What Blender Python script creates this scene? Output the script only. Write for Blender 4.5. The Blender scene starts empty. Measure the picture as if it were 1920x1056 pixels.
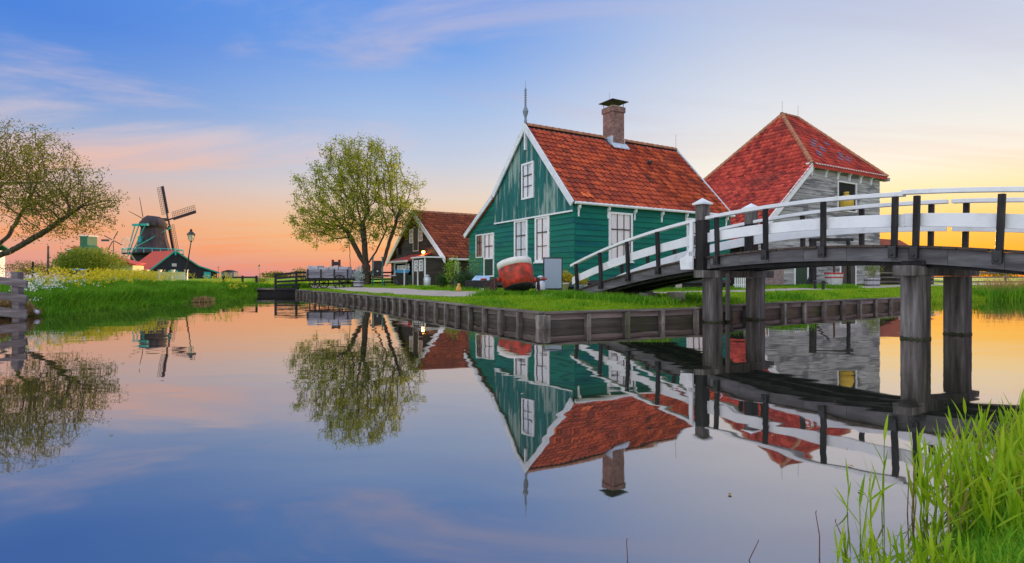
import bpy, bmesh, math, random
import numpy as np
from mathutils import Vector, Matrix
from mathutils.geometry import delaunay_2d_cdt
R = math.radians
rng = np.random.default_rng(11)
random.seed(11)
scene = bpy.context.scene
COL = scene.collection

# ------------------------------------------------------------------ camera
cam = bpy.data.cameras.new("Camera")
cam.lens = 19.875
cam.sensor_width = 36.0
cam.shift_y = -7 / 1920
cam.clip_end = 4000
camo = bpy.data.objects.new("Camera", cam)
camo.location = (0, 0, 1.0)
camo.rotation_euler = (R(90), 0, 0)
COL.objects.link(camo)
scene.camera = camo

# ------------------------------------------------------------------ light
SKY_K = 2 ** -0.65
SUN_AZ, SUN_EL = 33.5, 3.2          # degrees right of the view axis, above the horizon


def s2l(c):
    return tuple((x / 255 / 12.92) if x / 255 <= 0.04045 else ((x / 255 + 0.055) / 1.055) ** 2.4 for x in c) + (1.0,)


def node(nt, typ, **kw):
    n = nt.nodes.new(typ)
    for k, v in kw.items():
        if k == "op":
            n.operation = v
        elif k == "ins":
            for i, val in v.items():
                if hasattr(val, "is_linked"):
                    nt.links.new(val, n.inputs[i])
                else:
                    n.inputs[i].default_value = val
        else:
            setattr(n, k, v)
    return n


def math_n(nt, op, a, b=None, c=None, clamp=False):
    ins = {0: a}
    if b is not None:
        ins[1] = b
    if c is not None:
        ins[2] = c
    n = node(nt, "ShaderNodeMath", op=op, ins=ins)
    n.use_clamp = clamp
    return n.outputs[0]


def ramp_n(nt, fac, stops, interp="LINEAR"):
    n = nt.nodes.new("ShaderNodeValToRGB")
    cr = n.color_ramp
    cr.interpolation = interp
    while len(cr.elements) < len(stops):
        cr.elements.new(0.5)
    for e, (p, c) in zip(cr.elements, stops):
        e.position = p
        e.color = c if len(c) == 4 else tuple(c) + (1,)
    nt.links.new(fac, n.inputs[0])
    return n.outputs[0]


def mix_n(nt, fac, a, b, blend="MIX"):
    n = nt.nodes.new("ShaderNodeMix")
    n.data_type = "RGBA"
    n.blend_type = blend
    for sock, val in ((n.inputs[0], fac), (n.inputs[6], a), (n.inputs[7], b)):
        if hasattr(val, "is_linked"):
            nt.links.new(val, sock)
        else:
            sock.default_value = val
    return n.outputs[2]


def maprange(nt, v, a, b, c=0.0, d=1.0, smooth=True):
    n = nt.nodes.new("ShaderNodeMapRange")
    n.interpolation_type = "SMOOTHSTEP" if smooth else "LINEAR"
    nt.links.new(v, n.inputs[0])
    for i, x in zip((1, 2, 3, 4), (a, b, c, d)):
        n.inputs[i].default_value = x
    return n.outputs[0]


def make_world():
    w = bpy.data.worlds.new("World")
    scene.world = w
    w.use_nodes = True
    nt = w.node_tree
    nt.nodes.clear()
    L = nt.links.new
    tc = node(nt, "ShaderNodeTexCoord")
    nrm = node(nt, "ShaderNodeVectorMath", op="NORMALIZE", ins={0: tc.outputs["Generated"]})
    d = nrm.outputs[0]
    sep = node(nt, "ShaderNodeSeparateXYZ", ins={0: d})
    z = math_n(nt, "MAXIMUM", sep.outputs[2], 0.0)
    hor = node(nt, "ShaderNodeCombineXYZ", ins={0: sep.outputs[0], 1: sep.outputs[1], 2: 0.0})
    horn = node(nt, "ShaderNodeVectorMath", op="NORMALIZE", ins={0: hor.outputs[0]})
    dot = node(nt, "ShaderNodeVectorMath", op="DOT_PRODUCT", ins={0: horn.outputs[0], 1: (math.sin(R(SUN_AZ)), math.cos(R(SUN_AZ)), 0)})
    diff = math_n(nt, "ARCCOSINE", math_n(nt, "MINIMUM", math_n(nt, "MAXIMUM", dot.outputs["Value"], -1.0), 1.0))
    zen = (236, 244, 255)

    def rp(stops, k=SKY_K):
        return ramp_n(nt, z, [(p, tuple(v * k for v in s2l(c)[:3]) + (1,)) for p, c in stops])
    A = rp([(0, (255, 128, 18)), (.022, (255, 158, 38)), (.045, (255, 174, 52)), (.075, (255, 200, 92)), (.115, (254, 228, 168)), (.17, (246, 240, 226)), (.26, (222, 226, 233)), (.36, (196, 206, 228)), (.46, (166, 190, 230)), (1, zen)])
    B = rp([(0, (222, 148, 140)), (.02, (234, 158, 128)), (.05, (248, 178, 120)), (.09, (246, 196, 145)), (.14, (228, 210, 198)), (.2, (198, 205, 222)), (.28, (164, 190, 230)), (.37, (116, 163, 231)), (.47, (84, 144, 230)), (.75, (180, 206, 246)), (1, zen)])
    C = rp([(0, (206, 146, 156)), (.03, (230, 158, 138)), (.07, (236, 172, 138)), (.11, (226, 180, 160)), (.15, (200, 186, 192)), (.2, (158, 177, 212)), (.26, (106, 152, 219)), (.34, (78, 132, 220)), (.48, (84, 140, 226)), (.75, (180, 206, 246)), (1, zen)])
    D = rp([(0, (242, 234, 244)), (.08, (248, 242, 250)), (.2, (244, 246, 255)), (.4, (238, 246, 255)), (.7, (236, 244, 255)), (1, zen)], 1.0)  # sky behind the camera, brightened above the view's to fill the shaded fronts
    ab = mix_n(nt, maprange(nt, diff, R(7), R(43)), A, B)
    bc = mix_n(nt, maprange(nt, diff, R(42), R(76)), ab, C)
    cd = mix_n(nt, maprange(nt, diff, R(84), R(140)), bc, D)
    # thin cirrus, mapped on a high flat layer
    zz = math_n(nt, "ADD", z, 0.09)
    cx = math_n(nt, "DIVIDE", sep.outputs[0], zz)
    cy = math_n(nt, "DIVIDE", sep.outputs[1], zz)
    cv = node(nt, "ShaderNodeCombineXYZ", ins={0: cx, 1: cy, 2: 0.0})
    mp = node(nt, "ShaderNodeMapping", ins={0: cv.outputs[0], 1: (1.7, 0.4, 0), 2: (0, 0, R(-24)), 3: (0.42, 1.0, 1)})
    n1 = node(nt, "ShaderNodeTexNoise", ins={"Vector": mp.outputs[0], "Scale": 0.85, "Detail": 10.0, "Roughness": 0.6, "Distortion": 0.9})
    cl = maprange(nt, n1.outputs[0], .48, .68)
    cloudcol = rp([(0, (238, 140, 120)), (.06, (255, 158, 96)), (.11, (255, 168, 108)), (.16, (248, 190, 160)), (.22, (216, 200, 206)), (.32, (186, 180, 208)), (1, (228, 230, 240))])
    sunward = maprange(nt, diff, R(10), R(45))
    cf = math_n(nt, "MULTIPLY", cl, math_n(nt, "MULTIPLY_ADD", sunward, .48, .28))
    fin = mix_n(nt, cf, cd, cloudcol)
    sky = node(nt, "ShaderNodeTexSky", sky_type="NISHITA", sun_disc=False, sun_elevation=R(SUN_EL), sun_rotation=R(SUN_AZ))
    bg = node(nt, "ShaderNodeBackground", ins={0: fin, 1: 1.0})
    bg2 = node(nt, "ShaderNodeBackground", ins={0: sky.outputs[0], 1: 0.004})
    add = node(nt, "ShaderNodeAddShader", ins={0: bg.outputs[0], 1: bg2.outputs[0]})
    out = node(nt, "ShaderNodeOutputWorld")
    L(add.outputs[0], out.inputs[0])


make_world()
sl = bpy.data.lights.new("Sun", "SUN")
sl.energy = 4.0
sl.angle = R(0.6)
sl.color = (1.0, 0.62, 0.32)
so = bpy.data.objects.new("Sun", sl)
sv = Vector((math.sin(R(SUN_AZ)) * math.cos(R(SUN_EL)), math.cos(R(SUN_AZ)) * math.cos(R(SUN_EL)), math.sin(R(SUN_EL))))
so.rotation_euler = sv.to_track_quat("Z", "Y").to_euler()
so.location = sv * 60
COL.objects.link(so)
vs = scene.view_settings
vs.view_transform = "Standard"
vs.look = "None"
vs.gamma = 1.0
vs.exposure = 0.65
vs.use_curve_mapping = False
scene.cycles.max_bounces = 8
scene.cycles.transparent_max_bounces = 12

# ------------------------------------------------------------------ materials
M = {}


def pm(name, stops, scale=(1, 1, 1), nscale=3.0, detail=5.0, rough=.7, rand=0.0, island=False, hue=0.0, bump=0.0, bscale=None,
       patch=None, metallic=0.0, spec=.4, transl=0.0, contrast=(.3, .7), coord="Object", emit=None):
    """Procedural material: stretched noise between colour stops, a shift per object or per island, optional patches of wear."""
    m = bpy.data.materials.new(name)
    m.use_nodes = True
    nt = m.node_tree
    nt.nodes.clear()
    L = nt.links.new
    tc = node(nt, "ShaderNodeTexCoord")
    oi = node(nt, "ShaderNodeObjectInfo")
    off = node(nt, "ShaderNodeVectorMath", op="SCALE", ins={0: (17.3, 9.1, 23.7)})
    L(oi.outputs["Random"], off.inputs["Scale"])
    ad = node(nt, "ShaderNodeVectorMath", op="ADD", ins={0: tc.outputs[coord], 1: off.outputs[0]})
    mp = node(nt, "ShaderNodeMapping", ins={0: ad.outputs[0], 3: scale})
    nz = node(nt, "ShaderNodeTexNoise", ins={"Vector": mp.outputs[0], "Scale": nscale, "Detail": detail, "Roughness": .62})
    fac = maprange(nt, nz.outputs[0], contrast[0], contrast[1], smooth=False)
    if island:
        geo = node(nt, "ShaderNodeNewGeometry")
        rv = geo.outputs["Random Per Island"]
        fac = math_n(nt, "ADD", math_n(nt, "MULTIPLY", fac, .35), math_n(nt, "MULTIPLY", rv, .65))
    else:
        rv = oi.outputs["Random"]
        if rand < 0:       # the object's own random number picks the colour
            fac = math_n(nt, "ADD", math_n(nt, "MULTIPLY", fac, .45), math_n(nt, "MULTIPLY", rv, .55))
    col = ramp_n(nt, fac, [(i / max(1, len(stops) - 1), tuple(c) + (1,)) for i, c in enumerate(stops)])
    if patch:
        pc, psc, lo, hi, amt = patch
        mp2 = node(nt, "ShaderNodeMapping", ins={0: ad.outputs[0] if rand else tc.outputs[coord], 3: psc})
        n2 = node(nt, "ShaderNodeTexNoise", ins={"Vector": mp2.outputs[0], "Scale": 1.0, "Detail": 6.0, "Roughness": .6})
        pf = math_n(nt, "MULTIPLY", maprange(nt, n2.outputs[0], lo, hi), amt)
        col = mix_n(nt, pf, col, tuple(pc) + (1,))
    if rand > 0:
        hsv = node(nt, "ShaderNodeHueSaturation", ins={"Color": col})
        L(math_n(nt, "MULTIPLY_ADD", rv, rand * 2, 1 - rand), hsv.inputs["Value"])
        if hue:
            r2 = math_n(nt, "FRACT", math_n(nt, "MULTIPLY", rv, 7.31))
            L(math_n(nt, "MULTIPLY_ADD", r2, hue * 2, .5 - hue), hsv.inputs["Hue"])
        col = hsv.outputs[0]
    b = node(nt, "ShaderNodeBsdfPrincipled")
    L(col, b.inputs["Base Color"])
    b.inputs["Roughness"].default_value = rough
    b.inputs["Metallic"].default_value = metallic
    b.inputs["Specular IOR Level"].default_value = spec
    if emit:
        b.inputs["Emission Color"].default_value = tuple(emit[0]) + (1,)
        b.inputs["Emission Strength"].default_value = emit[1]
    if bump:
        src = nz.outputs[0]
        if bscale:
            nb = node(nt, "ShaderNodeTexNoise", ins={"Vector": mp.outputs[0], "Scale": bscale, "Detail": 4.0})
            src = nb.outputs[0]
        bp = node(nt, "ShaderNodeBump", ins={"Strength": .8, "Distance": bump, "Height": src})
        L(bp.outputs[0], b.inputs["Normal"])
    res = b.outputs[0]
    if transl:
        t = node(nt, "ShaderNodeBsdfTranslucent", ins={0: col})
        mx = node(nt, "ShaderNodeMixShader", ins={0: transl, 1: res, 2: t.outputs[0]})
        res = mx.outputs[0]
    o = node(nt, "ShaderNodeOutputMaterial")
    L(res, o.inputs[0])
    M[name] = m
    return m


def brick_mat(name, c1, c2, mortar, scale):
    m = bpy.data.materials.new(name)
    m.use_nodes = True
    nt = m.node_tree
    b = nt.nodes["Principled BSDF"]
    tc = node(nt, "ShaderNodeTexCoord")
    sep = node(nt, "ShaderNodeSeparateXYZ", ins={0: tc.outputs["Object"]})
    xy = math_n(nt, "ADD", sep.outputs[0], sep.outputs[1])
    cv = node(nt, "ShaderNodeCombineXYZ", ins={0: xy, 1: sep.outputs[2], 2: 0.0})
    br = node(nt, "ShaderNodeTexBrick", ins={"Vector": cv.outputs[0], "Color1": c1 + (1,), "Color2": c2 + (1,), "Mortar": mortar + (1,), "Scale": scale, "Mortar Size": .018, "Bias": 0.0, "Brick Width": .5, "Row Height": .17})
    nz = node(nt, "ShaderNodeTexNoise", ins={"Vector": tc.outputs["Object"], "Scale": 5.0, "Detail": 5.0})
    col = mix_n(nt, .6, br.outputs[0], ramp_n(nt, nz.outputs[0], [(.3, (.25, .25, .25, 1)), (.7, (1, 1, 1, 1))]), "MULTIPLY")
    nt.links.new(col, b.inputs["Base Color"])
    b.inputs["Roughness"].default_value = .9
    bp = node(nt, "ShaderNodeBump", ins={"Strength": .6, "Distance": .01, "Height": br.outputs["Fac"]})
    bp.invert = True
    nt.links.new(bp.outputs[0], b.inputs["Normal"])
    M[name] = m


def glass_mat(name, tint):
    m = bpy.data.materials.new(name)
    m.use_nodes = True
    nt = m.node_tree
    nt.nodes.clear()
    fr = node(nt, "ShaderNodeLayerWeight", ins={0: .35})
    f2 = math_n(nt, "MULTIPLY_ADD", fr.outputs["Facing"], .35, .04, clamp=True)
    t = node(nt, "ShaderNodeBsdfTransparent", ins={0: tint + (1,)})
    g = node(nt, "ShaderNodeBsdfGlossy", ins={0: (1, 1, 1, 1), "Roughness": .02})
    tc = node(nt, "ShaderNodeTexCoord")
    nz = node(nt, "ShaderNodeTexNoise", ins={"Vector": tc.outputs["Object"], "Scale": 2.2, "Detail": 1.0})
    bp = node(nt, "ShaderNodeBump", ins={"Strength": .25, "Distance": .01, "Height": nz.outputs[0]})
    nt.links.new(bp.outputs[0], g.inputs["Normal"])
    mx = node(nt, "ShaderNodeMixShader", ins={0: f2, 1: t.outputs[0], 2: g.outputs[0]})
    o = node(nt, "ShaderNodeOutputMaterial")
    nt.links.new(mx.outputs[0], o.inputs[0])
    M[name] = m


def water_mat():
    m = bpy.data.materials.new("water")
    m.use_nodes = True
    nt = m.node_tree
    nt.nodes.clear()
    L = nt.links.new
    tc = node(nt, "ShaderNodeTexCoord")
    mp = node(nt, "ShaderNodeMapping", ins={0: tc.outputs["Object"], 3: (.55, 1.0, 1)})
    n1 = node(nt, "ShaderNodeTexNoise", ins={"Vector": mp.outputs[0], "Scale": 1.5, "Detail": 2.0, "Roughness": .45, "Distortion": .3})
    n2 = node(nt, "ShaderNodeTexNoise", ins={"Vector": mp.outputs[0], "Scale": .35, "Detail": 1.0})
    hh = math_n(nt, "MULTIPLY_ADD", n2.outputs[0], 2.2, n1.outputs[0])
    bp = node(nt, "ShaderNodeBump", ins={"Strength": 1.0, "Distance": .003, "Height": hh})
    lw = node(nt, "ShaderNodeFresnel", ins={"IOR": 1.9})
    L(bp.outputs[0], lw.inputs["Normal"])
    fac = maprange(nt, lw.outputs[0], .08, .85, .42, .91, smooth=False)
    g = node(nt, "ShaderNodeBsdfGlossy", ins={0: (1.0, .93, .93, 1), "Roughness": .02})
    L(bp.outputs[0], g.inputs["Normal"])
    df = node(nt, "ShaderNodeBsdfDiffuse", ins={0: (.022, .026, .018, 1)})
    mx = node(nt, "ShaderNodeMixShader", ins={0: fac, 1: df.outputs[0], 2: g.outputs[0]})
    o = node(nt, "ShaderNodeOutputMaterial")
    L(mx.outputs[0], o.inputs[0])
    M["water"] = m


water_mat()
pm("ground", [(.13, .25, .012), (.22, .36, .02), (.31, .41, .03)], nscale=.9, detail=8, rough=.95, bump=.03, bscale=12, patch=((.2, .2, .05), (.25, .25, .25), .55, .75, .5), spec=.1)
pm("soil", [(.05, .035, .02), (.10, .08, .05)], nscale=4, rough=1)
pm("path", [(.36, .29, .26), (.48, .40, .36), (.42, .35, .31)], nscale=6, detail=8, rough=.95, bump=.01, patch=((.25, .24, .16), (.6, .6, .6), .55, .7, .5), spec=.1)
pm("grass", [(.10, .22, .008), (.20, .38, .012), (.34, .47, .025), (.42, .5, .045)], nscale=.5, rough=.75, island=True, transl=.4, spec=.15)
pm("tall_grass", [(.05, .17, .008), (.10, .30, .012), (.19, .41, .018), (.34, .5, .035)], nscale=.35, rough=.7, island=True, transl=.4, spec=.2)
pm("reed", [(.14, .30, .006), (.28, .46, .01), (.42, .56, .02), (.55, .60, .05)], nscale=.8, rough=.5, island=True, transl=.5, spec=.3)
pm("dry_grass", [(.28, .17, .06), (.42, .29, .12)], nscale=3, rough=.9, island=True, transl=.2)
pm("flower_yellow", [(.75, .55, .01), (.85, .7, .03)], island=True, transl=.3, rough=.7)
pm("flower_white", [(.8, .82, .72), (.85, .85, .85)], island=True, transl=.3, rough=.7)
pm("leaf_tree", [(.10, .14, .008), (.20, .26, .012), (.34, .38, .02), (.5, .48, .05)], nscale=.4, island=True, transl=.45, rough=.6, spec=.2)
pm("leaf_old", [(.09, .105, .008), (.18, .19, .015), (.3, .29, .03)], nscale=.4, island=True, transl=.4, rough=.6, spec=.2)
pm("leaf_box", [(.012, .04, .008), (.03, .085, .012), (.05, .12, .02)], nscale=2, island=True, transl=.15, rough=.6)
pm("leaf_fresh", [(.16, .32, .015), (.28, .46, .03), (.4, .5, .06)], nscale=2, island=True, transl=.45, rough=.6)
pm("leaf_bush", [(.13, .2, .015), (.24, .32, .02), (.36, .4, .04)], nscale=.7, island=True, transl=.4, rough=.6)
pm("leaf_silver", [(.32, .42, .38), (.5, .58, .55), (.65, .7, .68)], nscale=2, island=True, transl=.2, rough=.7)
pm("leaf_gold", [(.38, .32, .01), (.6, .48, .02), (.7, .55, .05)], nscale=2, island=True, transl=.35, rough=.7)
pm("bark", [(.03, .023, .018), (.075, .058, .046), (.13, .1, .08)], scale=(6, 6, 1), nscale=2, rough=.95, bump=.02)
pm("green_board", [(.0, .115, .082), (.001, .15, .105), (.002, .18, .125)], scale=(.35, .35, 3), nscale=1.6, rough=.42, rand=.1, hue=.008, bump=.004, bscale=9, patch=((.0, .085, .115), (.4, .4, 1.3), .48, .72, .85), spec=.22)
pm("green_board_worn", [(.0, .085, .09), (.003, .125, .12), (.01, .16, .14)], scale=(3, 3, .4), nscale=1.4, rough=.5, rand=.12, patch=((.27, .37, .34), (1.2, 1.1, .34), .5, .60, .85), spec=.3)
pm("green_trim", [(.0, .12, .10), (.0, .17, .14)], rough=.5)
pm("white_paint", [(.70, .73, .78), (.80, .82, .86), (.84, .86, .9)], nscale=2.5, detail=7, rough=.4, rand=.04, bump=.002, bscale=14, patch=((.4, .42, .4), (2.2, 2.2, 2.2), .55, .78, .55))
pm("white_weathered", [(.6, .64, .72), (.74, .78, .85), (.8, .84, .9)], nscale=3, rough=.5, rand=.05, patch=((.36, .42, .48), (.8, .8, .8), .52, .75, .7))
pm("sash", [(.02, .03, .035), (.04, .05, .055)], rough=.35)
pm("curtain", [(.66, .69, .76), (.82, .84, .88), (.86, .88, .9)], scale=(7, 7, .6), nscale=2.5, rough=.9, contrast=(.35, .65))
pm("room_dark", [(.012, .011, .012), (.02, .02, .02)], rough=.9)
pm("tile", [(.10, .026, .02), (.27, .042, .022), (.5, .08, .03), (.72, .15, .045)], nscale=1.1, detail=8, rough=.75, rand=-1, bump=.004, bscale=20, patch=((.1, .045, .03), (1.4, 1.4, 1.4), .5, .75, .75), spec=.25)
pm("tile_many", [(.10, .026, .02), (.27, .042, .022), (.48, .078, .03), (.68, .135, .045)], nscale=.9, detail=8, rough=.75, island=True, bump=.004, bscale=20, patch=((.1, .04, .03), (.8, .8, .8), .5, .75, .75), spec=.25)
pm("tile_barn", [(.13, .02, .02), (.33, .04, .032), (.52, .065, .045), (.68, .11, .07)], nscale=.5, detail=8, rough=.75, island=True, patch=((.12, .03, .028), (.5, .5, .5), .5, .7, .6), spec=.25)
pm("tile_brown", [(.10, .03, .02), (.24, .06, .03), (.42, .11, .045)], nscale=.5, rough=.8, island=True, patch=((.1, .04, .025), (.5, .5, .5), .5, .7, .6), spec=.2)
pm("tile_orange", [(.7, .13, .03), (.8, .17, .04)], nscale=5, rough=.7)
pm("tile_glass", [(.03, .04, .09), (.12, .15, .3)], nscale=9, rough=.12, spec=.7)
pm("ridge_tile", [(.30, .12, .07), (.4, .16, .09), (.36, .22, .1)], nscale=3, rough=.85, rand=.15)
pm("lead", [(.42, .5, .62), (.6, .68, .8)], nscale=4, rough=.5)
pm("metal_dark", [(.03, .033, .042), (.06, .065, .08)], nscale=5, rough=.55)
pm("iron_black", [(.012, .013, .016), (.03, .031, .035)], nscale=6, rough=.4, rand=.1)
pm("rust_dark", [(.05, .022, .02), (.12, .05, .04)], nscale=7, rough=.8, bump=.004)
pm("grey_board_x", [(.19, .185, .2), (.36, .355, .37), (.56, .555, .56)], scale=(.22, .22, 3.2), nscale=2.2, detail=8, rough=.85, rand=.14, bump=.008, bscale=8, patch=((.1, .1, .125), (.5, .5, 2.2), .5, .6, .75), spec=.2)
pm("black_board", [(.022, .017, .016), (.05, .039, .036), (.085, .066, .058)], scale=(.3, .3, 3), nscale=2, rough=.75, rand=.2, bump=.006, bscale=6, spec=.3)
pm("mill_board", [(.018, .017, .028), (.035, .034, .05)], scale=(2, 2, .3), nscale=1, rough=.8)
pm("bridge_wood", [(.06, .055, .06), (.12, .115, .125), (.21, .2, .215)], scale=(3, .35, 3), nscale=2.5, detail=8, rough=.8, rand=.12, bump=.008, bscale=6, patch=((.06, .06, .07), (1.2, .8, 1.2), .55, .75, .6), spec=.3)
pm("pile_wood", [(.045, .04, .038), (.12, .108, .102), (.26, .245, .235)], scale=(3.5, 3.5, .35), nscale=2.5, detail=8, rough=.85, rand=.1, bump=.012, bscale=5, patch=((.05, .05, .045), (1.5, 1.5, .5), .55, .75, .6), spec=.2)
pm("algae", [(.008, .011, .006), (.03, .036, .015), (.07, .075, .03)], nscale=9, rough=.6, spec=.3)
pm("tar_paint", [(.008, .008, .01), (.022, .021, .023), (.05, .042, .038)], scale=(2, 2, .5), nscale=3, rough=.5, rand=.15, bump=.003, bscale=10, spec=.22, contrast=(.35, .75))
pm("deck_wood", [(.05, .035, .028), (.1, .075, .06)], nscale=4, rough=.9, rand=.2)
pm("revet_plank", [(.06, .052, .043), (.16, .14, .12), (.3, .265, .23)], scale=(.4, .4, 3), nscale=2.5, detail=8, rough=.85, rand=.15, bump=.01, bscale=6, patch=((.38, .3, .03), (1.0, 1.0, 1.6), .64, .72, .8), spec=.2)
pm("revet_brown", [(.1, .075, .07), (.2, .155, .145), (.3, .24, .225)], scale=(.4, .4, 3), nscale=2.5, detail=8, rough=.85, rand=.15, bump=.01, bscale=6, patch=((.05, .04, .04), (1.0, 1.0, 1.6), .55, .75, .7), spec=.2)
pm("revet_wet", [(.018, .015, .012), (.05, .042, .034), (.1, .085, .07)], scale=(.4, .4, 3), nscale=2.5, detail=8, rough=.45, rand=.15, bump=.01, bscale=6, patch=((.05, .07, .02), (1.5, 1.5, 2), .5, .7, .7), spec=.4)
pm("revet_post", [(.05, .043, .038), (.14, .122, .11), (.32, .29, .26)], scale=(3, 3, .6), nscale=3, detail=8, rough=.9, rand=.2, bump=.01, bscale=6, patch=((.1, .14, .03), (2, 2, 2), .6, .7, .6), spec=.2)
pm("fence_grey", [(.08, .065, .065), (.15, .125, .13), (.25, .22, .225)], scale=(.5, .5, 4), nscale=3, detail=8, rough=.9, rand=.1, bump=.012, bscale=5)
pm("fence_black", [(.012, .011, .013), (.03, .026, .03)], nscale=3, rough=.7, rand=.2)
pm("thatch", [(.035, .03, .038), (.065, .054, .062), (.1, .08, .086)], scale=(1, 1, .3), nscale=2.5, rough=1, bump=.05)
pm("teal_paint", [(.0, .3, .27), (.01, .38, .34)], rough=.5)
pm("teal_light", [(.02, .45, .46), (.04, .52, .52)], rough=.5)
pm("cream_paint", [(.5, .52, .3), (.6, .6, .38)], rough=.7)
pm("cream_white", [(.72, .68, .56), (.8, .77, .66)], rough=.6)
pm("red_roof", [(.42, .05, .03), (.55, .08, .05)], nscale=2, rough=.8)
pm("green_roof", [(.015, .11, .07), (.025, .17, .10)], scale=(5, 5, 1), nscale=2, rough=.6)
pm("sail_cloth", [(.05, .03, .03), (.08, .05, .05)], rough=.9)
pm("red_paint", [(.12, .03, .016), (.4, .035, .014), (.72, .05, .025)], nscale=3.4, detail=8, rough=.5, bump=.004, bscale=10, contrast=(.35, .65), patch=((.2, .05, .02), (2.4, 2.4, 1.4), .5, .68, .45))
pm("cream_rim", [(.55, .5, .42), (.75, .73, .7), (.8, .79, .78)], nscale=2.2, detail=7, rough=.5)
pm("board_face", [(.29, .36, .46), (.31, .38, .48)], nscale=1, rough=.35)
pm("blue_cover", [(.05, .3, .75), (.1, .42, .85)], nscale=3, rough=.5)
pm("blue_pale", [(.25, .42, .65), (.4, .58, .8)], nscale=3, rough=.5)
pm("barrel_wood", [(.3, .3, .35), (.45, .45, .5), (.55, .55, .6)], scale=(4, 4, .6), nscale=2, rough=.8, bump=.004)
pm("barrel_white", [(.42, .42, .46), (.6, .6, .64), (.7, .7, .72)], scale=(5, 5, .5), nscale=2, rough=.8, bump=.004)
pm("red_band", [(.42, .03, .03), (.5, .05, .05)], rough=.6)
pm("steel_pale", [(.5, .54, .62), (.66, .7, .78)], nscale=4, rough=.35, metallic=.2)
pm("terracotta", [(.6, .52, .44), (.72, .64, .56)], nscale=3, rough=.8)
pm("slate_pot", [(.16, .2, .26), (.22, .27, .33)], nscale=3, rough=.6)
pm("cat_fur", [(.55, .2, .05), (.72, .34, .1), (.8, .5, .25)], scale=(1, 1, 6), nscale=4, rough=.9)
pm("lamp_glass", [(.75, .68, .5), (.8, .75, .6)], rough=.3)
pm("lamp_glow", [(1, .6, .2), (1, .65, .25)], emit=((1.0, .38, .06), 14.0))
pm("door_green", [(.006, .035, .025), (.012, .055, .04)], scale=(4, 4, .3), nscale=2, rough=.5)
pm("door_brown", [(.05, .04, .035), (.11, .09, .08)], scale=(5, 5, .3), nscale=2, rough=.85)
pm("sack", [(.5, .32, .03), (.65, .45, .08)], nscale=4, rough=.9)
pm("stone_pale", [(.5, .46, .38), (.62, .58, .5)], nscale=5, rough=.9)
pm("cart_wood", [(.12, .115, .14), (.22, .21, .26), (.32, .31, .37)], scale=(.5, .5, 3), nscale=3, rough=.85, rand=.15)
pm("twig", [(.12, .05, .04), (.2, .09, .07)], rough=.9)
brick_mat("brick_chimney", (.2, .07, .055), (.36, .17, .14), (.42, .38, .36), 2.6)
brick_mat("brick_wall", (.3, .17, .17), (.42, .28, .28), (.45, .42, .42), 3.0)
glass_mat("glass", (.97, .98, 1.0))
glass_mat("glass_dark", (.5, .55, .6))


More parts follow.
